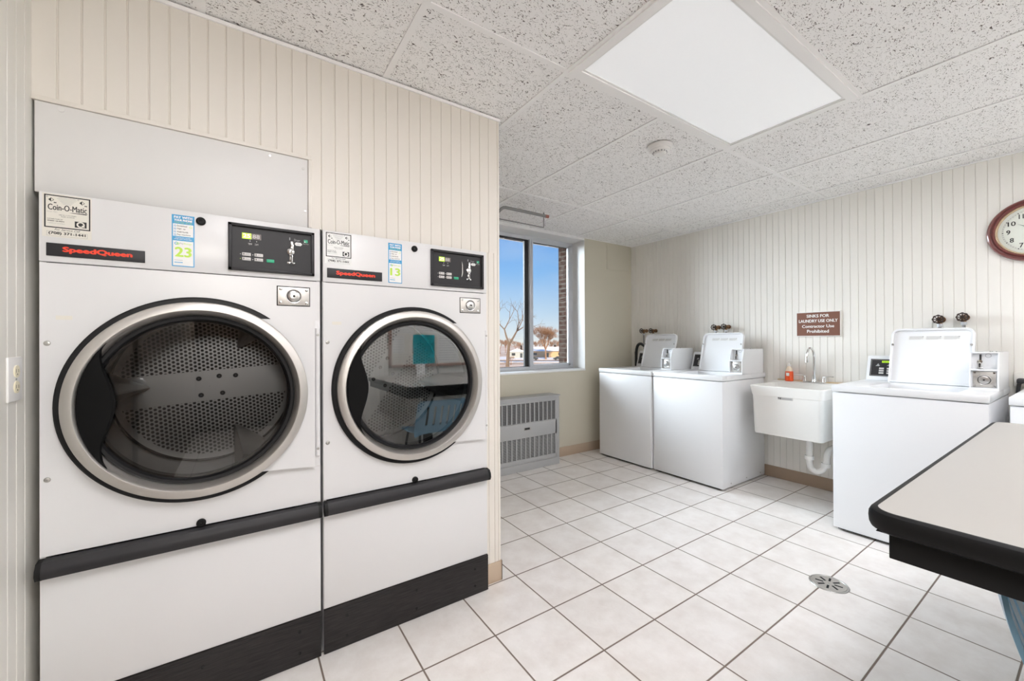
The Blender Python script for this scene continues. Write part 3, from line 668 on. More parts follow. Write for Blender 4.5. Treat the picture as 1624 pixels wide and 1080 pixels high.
dryer(-.482, 'left white coin dryer with a dark drum and number 23 sticker, against the left wall', '23', 'perf_a', (4, 178, 58, -62), .2965, True)
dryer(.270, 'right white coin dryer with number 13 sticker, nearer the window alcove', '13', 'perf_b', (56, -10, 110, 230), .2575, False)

# outlet on the left wall
t = thing('wall_outlet', (XL, 1.6445, 1.126), 'double power outlet with white cover plate on the left wall', 'outlet')
MB().box(0, .006, -.0415, .0415, -.0595, .0595, 'plastic', .003).done('cover_plate', t)
for z in (-.021, .021):
    b = MB(); b.prism([(.015*math.cos(a), z+.0165*math.sin(a)) for a in [2*PI*k/24 for k in range(24)]], lambda u, v, d: (d, u, v), .0055, .009, 'ivory')
    b.box(.0088, .0093, -.007, -.0055, z-.003, z+.006, 'ink'); b.box(.0088, .0093, .0055, .007, z-.003, z+.006, 'ink'); b.cyl((.0088, 0, z-.008), (.0093, 0, z-.008), .0022, 'ink', seg=10); b.done('socket', t)
MB().cyl((.006, 0, 0), (.0075, 0, 0), .003, 'dull', seg=12).done('plate_screw', t)

# ================================================================= WASHERS  (local: +x deeper, +y to the left, origin front right bottom)
WW = .67; ZT = .932
def washer(loc, label, deep=.705, first=None):
    t = thing('washing_machine', loc, label, 'washing machine', 'top-loading coin washers along the cream wall')
    b = MB(); b.box(.004, deep, .004, WW-.004, .014, ZT-.046, 'white2', .006); b.box(.0035, .02, .03, WW-.03, .012, .016, 'dark')
    for x in (.125, .377, .62): b.cyl((x, .0045, .045), (x, .001, .045), .0045, 'dull', seg=10)

    b.done('cabinet', t)
    # recessed handhold pressed in the right side
    # top with opening
    b = MB(); hx0, hx1, hy0, hy1 = .075, .475, .125, .50
    T0, T1 = ZT-.042, ZT
    b.box(0, hx0, 0, WW, T0, T1, 'white2', .006); b.box(hx1, deep+.02, 0, WW, T0, T1, 'white2', .006); b.box(hx0-.006, hx1+.006, 0, hy0, T0, T1, 'white2', .006); b.box(hx0-.006, hx1+.006, hy1, WW, T0, T1, 'white2', .006)
    b.done('top_panel', t)
    b = MB(); cx, cy = (hx0+hx1)/2, (hy0+hy1)/2
    b.lathe([(.27, ZT-.043), (.19, ZT-.05), (.185, ZT-.09), (.21, ZT-.12), (.21, ZT-.5), (.001, ZT-.5)], (cx, cy, 0), 'z', 'plastic', 40)
    b.lathe([(.001, ZT-.15), (.03, ZT-.16), (.05, ZT-.3), (.09, ZT-.49)], (cx, cy, 0), 'z', 'greyink', 24); b.done('wash_tub', t)
    # lid
    l = bpy.data.objects.new('lid', None); C.objects.link(l); l.parent = t; l.location = (.49, 0, ZT+.004); l.rotation_euler = (0, R_(16), 0)
    y0, y1, h, r = .12, .508, .375, .042
    def rr(y0, y1, z0, z1, r, n=8):
        P = []
        for cy_, cz_, a0 in ((y1-r, z1-r, 0), (y0+r, z1-r, 90), (y0+.006, z0+.006, 180), (y1-.006, z0+.006, 270)):
            q = r if a0 < 100 else .006
            P += [(cy_+q*math.cos(R_(a0+90*k/n)), cz_+q*math.sin(R_(a0+90*k/n))) for k in range(n+1)]
        return P
    out = rr(y0, y1, 0, h, r); inn = rr(y0+.012, y1-.012, .012, h-.012, r-.01)
    tb = bmesh.new(); n = len(out)
    rows = [[tb.verts.new((x, u, v)) for u, v in P] for x, P in ((.022, out), (0, out), (-.003, [(a*.6+c*.4, b_*.6+d*.4) for (a, b_), (c, d) in zip(out, inn)]), (0, inn), (.013, inn))]
    for i in range(4):
        for k in range(n): tb.faces.new((rows[i][k], rows[i][(k+1) % n], rows[i+1][(k+1) % n], rows[i+1][k]))
    tb.faces.new(rows[0][::-1]); tb.faces.new(rows[-1]); bmesh.ops.recalc_face_normals(tb, faces=tb.faces)
    MB()._add(tb, 'white2').done('lid_panel', l)
    b = MB()
    for k in range(3):
        ya, yb = .425-.082*k, .425-.082*(k+1)+.003
        b.box(.0115, .0135, yb, ya, h-.075, h-.050, 'paperw')
        for q in range(6): b.box(.0105, .012, yb+.006+(.012 if q == 0 else 0), ya-.006, h-.072+q*.0038, h-.0712+q*.0038, 'greyink')
        b.box(.0105, .012, yb+.004, yb+.010, h-.056, h-.052, 'greyink')
    b.done('instruction_label', l)
    for yy in (y0+.014, y1-.010):
        MB().cyl((-.006, yy, h*.70), (.004, yy, h*.70), .0065, 'dull', seg=14).done('bumper', l)
    # console with display
    b = MB(); b.prism([(.600, ZT-.002), (.600, ZT+.020), (.650, 1.098), (.664, 1.108), (deep, 1.108), (deep, ZT-.002)], lambda u, v, d: (u, d, v), .125, .655, 'white2', .004)
    cs = b.done('control_console', t)
    k_ = (.650-.600)/(1.098-ZT-.020)
    fs = lambda y, z, d: (.600+(z-ZT-.020)*k_-d, y, z)
    b = MB(); 
    def slab(ya, yb, za, zb, m, d0=.0, d1=.002): b.prism([(ya, za), (yb, za), (yb, zb), (ya, zb)], fs, d0, d1, m)
    slab(.37, .635, .963, 1.083, 'charcoal', .001, .004)
    for a, c, p, q in ((.375, .63, .967, .968), (.375, .63, 1.078, 1.079), (.629, .63, .967, 1.079)): slab(a, c, p, q, 'btn', .004, .0045)
    slab(.52, .572, 1.058, 1.071, 'led', .004, .005)
    b.text('REG', lambda u, v, d: fs(.567-u, 1.0605+v, d+.005), .03, .008, 'ink', .02, .0006)
    for r_ in range(3):
        for c_ in range(4): slab(.585-.042*c_-.026, .585-.042*c_, .980+.016*r_, .991+.016*r_, 'btn', .004, .006)
    slab(.585, .605, 1.034, 1.036, 'btn', .004, .005); b.prism([(.582, 1.036), (.603, 1.036), (.592, 1.052)], fs, .004, .005, 'greyink'); b.prism([(.524, 1.036), (.545, 1.036), (.534, 1.048)], fs, .004, .005, 'greyink')
    b.done('control_display', cs)
    # coin box
    x0, x1, z0, z1, ya, yb = .31, .685, ZT, 1.147, .001, .112
    zm = 1.049
    side = [(x0, z0), (x0, zm-.004), (x0+.035, z1), (x1, z1), (x1, z0)]
    b = MB(); f = lambda u, v, d: (u, d, v)
    b.prism(side, f, ya, ya+.006, 'white2'); b.prism(side, f, yb-.006, yb, 'white2'); b.box(x0+.033, x1, ya, yb, z1-.005, z1, 'white2', .001); b.box(x1-.006, x1, ya, yb, z0, z1, 'white2'); b.box(x0, x0+.06, ya, yb, z0, z0+.012, 'white2', .001)
    b.box(x0-.001, x0+.06, ya+.001, yb-.001, zm-.006, zm+.002, 'white2', .001); b.box(x0+.055, x0+.062, ya+.003, yb-.003, zm, z1-.002, 'white2'); b.box(x0+.018, x0+.024, ya+.003, yb-.003, z0, zm, 'white2')
    for y in (.03, .05, .06): b.cyl((.45+y*2, y, z1), (.45+y*2, y, z1+.004), .003, 'dull', seg=8)
    cb = b.done('coin_box', t)
    b = MB()
    pf = lambda y, z, d: (x0+.0175-d, y, z)
    b.box(x0+.0145, x0+.0185, ya+.010, yb-.012, z0+.016, zm-.010, 'steel', .001)
    c_y, c_z = (ya+yb)/2, (z0+zm)/2
    b.lathe([(.029, x0+.0145), (.028, x0+.0115), (.024, x0+.0125), (.022, x0+.008), (.013, x0+.006), (.005, x0+.006), (.001, x0+.006)], (0, c_y, c_z), 'x', 'satin', 32); b.lathe([(.0255, x0+.0120), (.0235, x0+.0118)], (0, c_y, c_z), 'x', 'charcoal', 32); b.lathe([(.0045, x0+.0055), (.0001, x0+.0055)], (0, c_y, c_z), 'x', 'ink', 10)
    for y in (ya+.018, yb-.020):
        for z in (z0+.024, zm-.018): b.lathe([(.0055, x0+.0145), (.004, x0+.0115), (.001, x0+.0115)], (0, y, z), 'x', 'chrome', 12)
    b.done('lock_plate', cb)
    b = MB(); X = x0+.055
    b.box(X-.006, X, .070, .078, 1.098, 1.135, 'ink', .002); b.lathe([(.011, X), (.010, X-.007), (.001, X-.008)], (0, .076, 1.093), 'x', 'chrome', 20); b.box(X-.010, X, .071, .083, 1.058, 1.088, 'chrome', .002); b.box(X-.0115, X-.0095, .074, .080, 1.060, 1.084, 'ink'); b.box(X-.008, X, .064, .090, 1.053, 1.059, 'chrome', .002)
    b.lathe([(.012, X-.0008), (.010, X-.0008)], (0, .045, 1.128), 'x', 'greyink', 20); b.done('coin_slot', cb)
    for fx in (.05, deep-.05):
        for fy in (.05, WW-.05): MB().cyl((fx, fy, 0), (fx, fy, .02), .018, 'charcoal', seg=16).done('foot', t)
    return t
w1 = washer((3.218, 2.442, 0), 'white coin washer with open lid in the corner beside the window wall')
def relabel(o, loc, label):
    o.location = loc; o['label'] = label; return o
relabel(copy_tree(w1), (3.232, 1.765, 0), 'white coin washer with open lid between the corner washer and the utility sink')
relabel(copy_tree(w1), (3.188, .358, 0), 'white coin washer with open lid right of the utility sink, beneath two wheel valves')
# fourth one, lid closed, only its corner shows
t = thing('washing_machine', (3.195, -.372, 0), 'white washer cut off by the right edge of the photo, behind the folding table', 'washing machine', 'top-loading coin washers along the cream wall')
b = MB(); b.box(.004, .705, .004, WW-.004, .014, ZT-.046, 'white2', .006); b.done('cabinet', t)
b = MB(); b.box(0, .725, 0, WW, ZT-.042, ZT, 'white2', .006); b.done('top_panel', t)
b = MB(); b.box(.075, .475, .125, .50, ZT, ZT+.012, 'white2', .004); b.done('lid', t)
b = MB(); b.prism([(.600, ZT-.002), (.600, ZT+.020), (.650, 1.098), (.664, 1.108), (.705, 1.108), (.705, ZT-.002)], lambda u, v, d: (u, d, v), .05, .50, 'white2', .004); b.done('control_console', t)
for k, (fx, fy) in enumerate(((.05, .05), (.05, .62), (.655, .05), (.655, .62))): MB().cyl((fx, fy, 0), (fx, fy, .02), .018, 'charcoal', seg=16).done('foot', t)

# valves over the washers
def valve(y, z, label, s=1.0, tail=True, xh=3.862):
    t = thing('water_valve', (XR, y, z), label, 'valve', 'wheel valves over the washers')
    xr = xh-XR
    b = MB(); b.cyl((0, 0, 0), (-.008, 0, 0), .020*s, 'brass', seg=20); b.cyl((-.006, 0, 0), (xr+.022, 0, 0), .0125*s, 'brass', seg=16); b.cyl((xr+.050, 0, 0), (xr+.028, 0, 0), .019*s, 'brass', r2=.014*s, seg=8); b.cyl((xr+.045, 0, 0), (xr+.045, 0, -.032), .012*s, 'brass', seg=16); b.done('valve_body', t)
    b = MB(); b.cyl((xr+.025, 0, 0), (xr-.002, 0, 0), .0055, 'brass', seg=10); b.cyl((xr+.004, 0, 0), (xr-.006, 0, 0), .008*s, 'iron', seg=12)
    rr = .024*s; n = 8
    b.tube([(xr, rr*(1+.07*math.cos(8*a))*math.cos(a), rr*(1+.07*math.cos(8*a))*math.sin(a)) for a in [2*PI*k/48 for k in range(48)]], .0036*s, 'iron', 8, closed=True)
    for k in range(n):
        a = 2*PI*k/n; b.cyl((xr, 0, 0), (xr, rr*math.cos(a), rr*math.sin(a)), .0026*s, 'iron', seg=6)
    b.done('hand_wheel', t)
    b = MB(); b.cyl((xr+.045, 0, -.030), (xr+.045, 0, -.050), .014*s, 'alu', seg=14)
    if tail: b.cyl((xr+.045, 0, -.048), (xr+.045, 0, -.215), .0085, 'pipe', seg=12)
    b.done('hose_coupling', t)
valve(3.058, 1.340, 'leftmost of the wheel valves, nearest the room corner'); valve(2.930, 1.338, 'second wheel valve from the room corner, above the corner washer lid')
valve(2.196, 1.353, 'left brass wheel valve above the washer beside the sink'); valve(2.097, 1.356, 'right brass wheel valve above the washer beside the sink')
valve(.655, 1.357, 'left dark wheel valve above the washer right of the sink', 1.06); valve(.546, 1.366, 'right dark wheel valve above the washer right of the sink', 1.06)
b = MB(); b.tube([(3.90, 3.165, .94), (3.90, 3.165, 1.08), (3.90, 3.15, 1.165), (3.90, 3.11, 1.195), (3.905, 3.06, 1.175), (3.93, 3.045, 1.13), (3.9415, 3.04, 1.0)], .0165, 'hose', 14, smooth=2)
for k in range(3): b.cyl((3.90, 3.165, 1.09-.012*k), (3.90, 3.165, 1.096-.012*k), .019, 'hose', seg=14)
b.cyl((3.90, 3.165, 0), (3.90, 3.165, .95), .0165, 'hose', seg=14)
tag(b.done('drain_hose'), 'black looped drain hose behind the corner washer', 'hose')

# ================================================================= SINK
t = thing('utility_sink', (3.955, 1.41, 0), 'white plastic wall-hung utility sink between the washers', 'sink')
def loft(b, rings, m, cap0=False, cap1=False):
    tb = bmesh.new(); RR = [[tb.verts.new(p) for p in r] for r in rings]; n = len(RR[0])
    for i in range(len(RR)-1):
        for k in range(n): tb.faces.new((RR[i][k], RR[i][(k+1) % n], RR[i+1][(k+1) % n], RR[i+1][k]))
    if cap0: tb.faces.new(RR[0][::-1])
    if cap1: tb.faces.new(RR[-1])
    bmesh.ops.recalc_face_normals(tb, faces=tb.faces); b._add(tb, m)
def rrect(x0, x1, y0, y1, z, r, n=5):
    P = []
    for cx, cy, a0 in ((x1-r, y1-r, 0), (x0+r, y1-r, 90), (x0+r, y0+r, 180), (x1-r, y0+r, 270)):
        P += [(cx+r*math.cos(R_(a0+90*k/n)), cy+r*math.sin(R_(a0+90*k/n)), z) for k in range(n+1)]
    return P
b = MB(); y0, y1 = -.257, .257; xf = -.508
loft(b, [rrect(xf+.025, 0, y0+.024, y1-.024, .477, .03), rrect(xf+.022, 0, y0+.022, y1-.022, .485, .032), rrect(xf+.012, 0, y0+.012, y1-.012, .783, .035), rrect(xf+.008, 0, y0+.008, y1-.008, .786, .035),
         rrect(xf, 0, y0, y1, .857, .03), rrect(xf+.003, -.003, y0+.003, y1-.003, .861, .03), rrect(xf+.020, -.11, y0+.020, y1-.020, .861, .03), rrect(xf+.024, -.114, y0+.024, y1-.024, .856, .03),
         rrect(xf+.045, -.14, y0+.045, y1-.045, .50, .05), rrect(xf+.06, -.16, y0+.06, y1-.06, .49, .05)], 'tub', True, True)
b.done('basin', t)
b = MB(); b.box(-.112, -.002, y0+.002, y1-.002, .856, .8735, 'tub', .004); b.box(-.012, -.001, y0+.004, y1-.004, .872, .884, 'tubedge', .003); b.done('back_ledge', t)
b = MB(); b.box(xf+.010, xf+.0145, -.055, .048, .764, .785, 'btn')
b.text('THE', lambda u, v, d: (xf+.009-d, .046-u, .767+v), .024, .014, 'ink', .03, .0004)
for q in range(3): b.box(xf+.009, xf+.0105, -.050, .018, .767+q*.005, .7695+q*.005, 'greyink')
b.done('maker_label', t)
b = MB(); b.cyl((-.255, -.072, .48), (-.255, -.072, .30), .0205, 'plastic', seg=20); b.cyl((-.255, -.072, .318), (-.255, -.072, .290), .0305, 'plastic', seg=20)
b.tube([(-.255, -.072, .30), (-.255, -.072, .262), (-.253, -.078, .228), (-.250, -.10, .206), (-.248, -.125, .203), (-.246, -.155, .222), (-.245, -.172, .262), (-.243, -.178, .30)], .0205, 'plastic', 20, smooth=2)
b.cyl((-.244, -.174, .252), (-.243, -.177, .280), .0305, 'plastic', seg=20)
b.tube([(-.243, -.178, .27), (-.240, -.180, .33), (-.215, -.182, .372), (-.16, -.184, .385), (-.001, -.19, .385)], .0205, 'plastic', 20, smooth=2); b.done('drain_trap', t)
MB().lathe([(.022, -.03), (.028, -.022), (.040, -.010), (.045, -.002)], (0, -.19, .385), 'x', 'chrome', 32).done('wall_flange', t)
MB().lathe([(.04, .478), (.036, .465), (.024, .455), (.024, .44)], (-.255, -.072, 0), 'z', 'dull', 24).done('drain_basket', t)

t = thing('kitchen_faucet', (3.885, 1.367, .8735), 'chrome gooseneck faucet with two lever handles on the utility sink', 'faucet'); t.name = 'gooseneck_faucet'
b = MB(); b.box(-.018, .018, -.075, .075, 0, .014, 'chrome', .005); b.cyl((0, 0, .010), (0, 0, .032), .020, 'chrome', r2=.014, seg=20); b.cyl((0, 0, .03), (0, 0, .05), .0145, 'chrome', seg=20); b.done('deck_plate', t)
b = MB(); pts = [(0, 0, .045), (0, 0, .215)]
for k in range(0, 11): a = R_(180*k/10); pts.append((-.068+.068*math.cos(a), 0, .215+.068*math.sin(a)))
pts += [(-.137, 0, .180)]
b.tube(pts, .0098, 'chrome', 16); b.cyl((-.1365, 0, .188), (-.1375, 0, .172), .0125, 'chrome', seg=16); b.done('spout', t)
for s_ in (-1, 1):
    b = MB(); b.cyl((0, .068*s_, .012), (0, .068*s_, .045), .016, 'chrome', r2=.011, seg=18); b.sphere((0, .068*s_, .049), .0125, 'chrome'); b.tube([(0, .068*s_, .055), (-.006, .098*s_, .058), (-.012, .135*s_, .058)], [.006, .0052, .0065], 'chrome', 12); b.done('lever_handle', t)

t = thing('soap_bottle', (3.895, 1.552, .8735), 'clear pump bottle half full of orange hand soap on the sink ledge', 'soap bottle')
b = MB(); ring = lambda z, a, c: [(c*.6*math.cos(q), a*math.sin(q), z) for q in [2*PI*k/28 for k in range(28)]]
loft(b, [ring(.001, .027, .040), ring(.006, .031, .047), ring(.05, .031, .047), ring(.085, .0285, .044)], 'orange', True, True); b.done('soap', t)
b = MB(); loft(b, [ring(.085, .0288, .0444), ring(.108, .022, .034), ring(.122, .0135, .022), ring(.130, .0125, .0208)], 'clear', False, True); b.done('bottle', t)
b = MB(); b.cyl((0, 0, .128), (0, 0, .141), .0135, 'plastic', seg=18); b.cyl((0, 0, .14), (0, 0, .163), .0045, 'plastic', seg=12); b.box(-.032, .008, -.007, .007, .160, .169, 'plastic', .003); b.done('pump', t)
b = MB(); b.box(-.0292, -.0275, -.012, .012, .045, .072, 'paperw', .0005); b.done('bottle_label', t)

# sign
t = thing('wall_sign', (XR, 1.361, 1.355), 'brown plastic sign reading sinks for laundry use only', 'sign')
MB().box(-.012, -.001, -.155, .155, -.103, .103, 'signwhite', .002).done('sign_backing', t)
b = MB(); b.box(-.014, -.012, -.148, .150, -.096, .096, 'signbrown'); b.done('sign_face', t)
b = MB(); q = lambda y, z: (lambda u, v, d: (-.0142-d, y-u, z+v))
for s_, z, w, h in (('SINKS FOR', .055, .155, .024), ('LAUNDRY USE ONLY', .014, .268, .024), ('Contractor Use', -.030, .222, .024), ('Prohibited', -.072, .150, .025)): b.text(s_, q(0, z), w, h, 'signwhite', 0, .0006, 'C', fat=.0010)
b.done('sign_lettering', t)

# clock
t = thing('wall_clock', (XR, .262, 1.881), 'round wall clock with dark red frame, cut off by the right edge', 'clock')
MB().lathe([(.190, 0), (.190, -.018), (.186, -.028), (.180, -.032), (.174, -.028), (.172, -.022), (.168, -.022), (.163, -.030), (.157, -.031), (.153, -.024)], (0, 0, 0), 'x', 'mahog', 120).done('clock_frame', t)
MB().lathe([(.154, -.026), (.150, -.029), (.146, -.024), (.143, -.012)], (0, 0, 0), 'x', 'gold', 120).done('gold_bezel', t)
b = MB(); b.lathe([(.145, -.010), (.001, -.010)], (0, 0, 0), 'x', 'dial', 64)
b.lathe([(.1265, -.0106), (.1255, -.0106)], (0, 0, 0), 'x', 'greyink', 64); b.lathe([(.1215, -.0106), (.1208, -.0106)], (0, 0, 0), 'x', 'greyink', 64)
for k in range(60):
    a = R_(6*k); ca, sa = math.sin(a), math.cos(a); w = .0022 if k % 5 == 0 else .0005
    P = [(r_*ca+s_*w*sa, r_*sa-s_*w*ca) for r_, s_ in ((.1208, -1), (.1265, -1), (.1265, 1), (.1208, 1))]
    b.prism(P, lambda u, v, d: (d, -u, v), -.0112, -.0104, 'ink')
for n_ in range(1, 13):
    a = R_(30*n_); x, z = .101*math.sin(a), .101*math.cos(a); s_ = str(n_)
    b.text(s_, (lambda x, z: (lambda u, v, d: (-.0108-d, -x-u, z-.0135+v)))(x, z), .015*len(s_) if n_ != 11 and n_ != 1 else .009*len(s_), .027, 'ink', 0, .0004, 'C', fat=.0007)
b.done('dial', t)
b = MB()
for ang, ln, wd in ((304, .082, .006), (338, .060, .007)):
    a = R_(ang); dx, dz = math.sin(a), math.cos(a); px_, pz_ = dz, -dx
    P = [(-.02*dx-.002*px_, -.02*dz-.002*pz_), (ln*.45*dx-wd*px_, ln*.45*dz-wd*pz_), (ln*.6*dx-.0012*px_, ln*.6*dz-.0012*pz_), (ln*dx, ln*dz), (ln*.6*dx+.0012*px_, ln*.6*dz+.0012*pz_), (ln*.45*dx+wd*px_, ln*.45*dz+wd*pz_), (-.02*dx+.002*px_, -.02*dz+.002*pz_)]
    b.prism(P, lambda u, v, d: (d, -u, v), -.0155, -.0145, 'ink')
b.cyl((-.011, 0, 0), (-.017, 0, 0), .006, 'ink', seg=16); b.done('hands', t)

# raceway and plug
t = thing('wiring_raceway', (XR, 0, .975), 'cream surface wiring channel on the wall behind the right-hand washers', 'wiring channel')
MB().box(-.03, 0, -.98, .345, -.042, .042, 'cream_right', .004).done('channel', t)
for yy in (.155, .235): MB().box(-.036, -.030, yy, yy+.04, -.03, .03, 'brownbase', .003).done('receptacle', t)
b = MB(); b.box(3.865, 3.935, .300, .330, .955, .985, 'hose', .008); b.tube([(3.90, .318, .97), (3.895, .325, .93), (3.895, .328, .86), (3.90, .33, .5), (3.92, .33, .2)], .009, 'hose', 12, smooth=2); b.cyl((3.90, .30, .97), (3.90, .27, .97), .005, 'gold', seg=10)
tag(b.done('power_cord'), 'black power cord with plug hanging behind the gap between the right washers', 'power cord')

# heater
t = thing('wall_heater', (2.06, 3.10, 0), 'grey enamel convector heater with slotted grilles under the window', 'heater')
x0, x1, y0, y1 = -.62, .600, 0, .17; H = .692
b = MB(); b.box(x0, x1, y0+.012, y1, .0, H-.004, 'heat', .004); b.box(x0-.002, x1+.003, y0-.004, y1, H-.012, H, 'heat', .003); b.box(x0+.004, x1-.004, y0+.006, y1, .0, .07, 'heat', .003); b.done('casing', t)
b = MB()
def grille(za, zb, m, gm):
    n = 21; s_ = (x1-x0-.12)/n
    for k in range(n+1): xx = x0+.06+k*s_; b.box(xx-.006, xx+.006, y0-.001, y0+.012, za, zb, 'heat')
    b.box(x0+.05, x1-.05, y0+.006, y0+.013, za, zb, m)
    for q in range(int((zb-za)/.0075)): b.box(x0+.055, x1-.055, y0+.003, y0+.0065, za+.0075*q, za+.0075*q+.0022, gm)
b.box(x0+.03, x1-.045, y0, y0+.012, H-.055, H-.036, 'heat', .002)
b.box(x0+.03, x0+.055, y0, y0+.012, .11, H-.05, 'heat', .002); b.box(x1-.062, x1-.045, y0, y0+.012, .11, H-.05, 'heat', .002)
grille(.455, .636, 'heatdark', 'pipe'); b.box(x0+.03, x1-.045, y0, y0+.012, .4525, .457, 'heat'); b.done('upper_grille', t)
b = MB(); b.box(x0+.03, x1-.045, y0-.002, y0+.012, .312, .450, 'heat', .002); b.box(x0+.03, x1-.045, y0-.002, y0+.012, .076, .115, 'heat', .002); b.box(x0+.03, x0+.055, y0-.002, y0+.012, .080, .45, 'heat', .002); b.box(x1-.062, x1-.045, y0-.002, y0+.012, .080, .45, 'heat', .002)
grille(.115, .312, 'heatdark', 'heat'); b.done('lower_grille', t)
b = MB(); b.box(.155, .235, y0-.005, y0, .384, .412, 'dull', .002); b.box(.160, .218, y0-.0055, y0-.0045, .389, .408, 'ink'); b.done('badge', t)

# clothes rail near ceiling
t = thing('hanging_rail', (XP, 2.70, 2.29), 'grey metal hanging rail with reddish end cap below the ceiling by the window', 'rail')
MB().tube([(0, 0, -.06), (.50, 0, -.06), (.575, 0, -.055), (.605, 0, -.02), (.635, 0, 0), (.68, 0, .0), (1.055, 0, 0)], .0125, 'pipe', 14, smooth=1).done('rail_tube', t)
MB().cyl((1.052, 0, 0), (1.085, 0, 0), .014, 'copper', seg=16).done('end_cap', t)
MB().tube([(0, 0, -.10), (1.015, 0, -.10), (1.034, 0, -.10), (1.036, 0, -.08), (1.036, 0, .020), (1.036, 0, .027)], .0045, 'pipe', 10).done('lower_rod', t)
b = MB(); b.box(0, .006, -.03, .03, -.13, -.03, 'pipe', .002); b.done('wall_bracket', t)

# floor drain
t = thing('floor_drain', (0, 0, 0), 'round steel slotted drain cover set in the floor tiles', 'floor drain')
t.location = (2.447, .805, .0005)
b = MB(); b.lathe([(.082, 0), (.080, .0022), (.074, .0026), (.0725, .001)], (0, 0, 0), 'z', 'dull', 48); b.done('drain_rim', t)
b = MB(); b.lathe([(.0715, .0006), (.0705, .0022), (.001, .0026)], (0, 0, 0), 'z', 'steel', 48)
for k in range(8):
    a = R_(45*k+12); c_, s_ = math.cos(a), math.sin(a); P = [(.022, -.0045), (.055, -.0045), (.055, .0045), (.022, .0045)]
    b.prism([(u*c_-v*s_, u*s_+v*c_) for u, v in P], lambda u, v, d: (u, v, d), .0022, .0032, 'dark')
b.cyl((0, 0, .002), (0, 0, .0034), .004, 'dull', seg=12); b.done('slotted_grate', t)

# ================================================================= TABLE AND CHAIR
TXa, TXb, TYa, TYb, TZ = 1.105, 2.772, -.93, .306, .860
t = thing('folding_table', (1.94, -.31, 0), 'cream laminate laundry folding table with thick black bullnose edge', 'table')
ox, oy = -1.94, .31
def trr(ins, z, r=.055): return rrect(TXa+ox+ins, TXb+ox-ins, TYa+oy+ins, TYb+oy-ins, z, max(r-ins, .012), 8)
b = MB(); loft(b, [trr(.016, .8595, .055), trr(.0165, .8602, .055)], 'table', False, True); b.done('laminate_surface', t)
b = MB(); loft(b, [trr(.0165, .8598), trr(.010, .8596), trr(.004, .856), trr(.0008, .849), trr(0, .838), trr(.0008, .828), trr(.004, .820), trr(.012, .815), trr(.022, .8145)], 'black', False, False)
b.box(TXa+ox+.02, TXb+ox-.02, TYa+oy+.02, TYb+oy-.02, .8135, .8145, 'black'); b.done('bullnose_edge', t)
b = MB(); ax0, ax1, ay0, ay1 = 1.128+ox, 2.74+ox, -.90+oy, .266+oy
b.box(ax0, ax0+.018, ay0, ay1, .763, .8145, 'black', .002); b.box(ax1-.018, ax1, ay0, ay1, .763, .8145, 'black', .002); b.box(ax0+.018, ax1-.018, ay0, ay0+.018, .763, .8145, 'black', .001); b.box(ax0+.018, ax1-.018, ay1-.018, ay1, .763, .8145, 'black', .001); b.done('apron', t)
for x in (-.30, .46):
    b = MB(); b.box(x-.04, x+.04, -.33, -.25, .03, .8135, 'black', .006); b.box(x-.03, x+.03, -.55, .05, .0, .035, 'black', .008); b.box(x-.03, x+.03, -.5, .0, .78, .8135, 'black', .003); b.done('pedestal_leg', t)

t = thing('plastic_chair', (1.486, -.104, 0), 'blue plastic chair with slotted back tucked under the folding table', 'chair')
def shell(u, v):   # u across -1..1, v: 0 front of seat .. 1 top of back
    w = .232
    if v < .5:
        q = v/.5; y = -.20+.36*q; z = .425-.02*math.sin(q*PI)+(-.025 if q < .08 else 0)+.018*u*u
    else:
        q = (v-.5)/.5; y = .16+.098*q+.01*math.sin(q*PI); z = .425+.29*q; y += -.03*(u*u)*(1 if q > .1 else q*10)
    wv = w*(1-.10*max(0, (v-.9)/.1)**2)
    return Vector((u*wv, y, z))
b = MB(); tb = bmesh.new(); nu, nv = 22, 44; G = [[tb.verts.new(shell(-1+2*i/nu, j/nv)) for i in range(nu+1)] for j in range(nv+1)]
for j in range(nv):
    for i in range(nu):
        v_ = (j+.5)/nv
        if .62 < v_ < .90 and i % 3 == 1 and 1 < i < 21: continue
        tb.faces.new((G[j][i], G[j][i+1], G[j+1][i+1], G[j+1][i]))
bmesh.ops.delete(tb, geom=[v for v in tb.verts if not v.link_faces], context='VERTS')
bmesh.ops.solidify(tb, geom=tb.faces[:], thickness=.008); bmesh.ops.recalc_face_normals(tb, faces=tb.faces)
b._add(tb, 'chairblue'); b.done('seat_shell', t, ang=50)
for sx in (-1, 1):
    MB().tube([(.16*sx, .10, .405), (.185*sx, .16, .38), (.225*sx, .23, 0)], .011, 'charcoal', 12, smooth=1).done('leg', t)
    MB().tube([(.16*sx, -.12, .405), (.185*sx, -.16, .38), (.215*sx, -.19, 0)], .011, 'charcoal', 12, smooth=1).done('leg', t)
    MB().tube([(.165*sx, -.13, .40), (.165*sx, .11, .40)], .009, 'charcoal', 10).done('seat_rail', t)

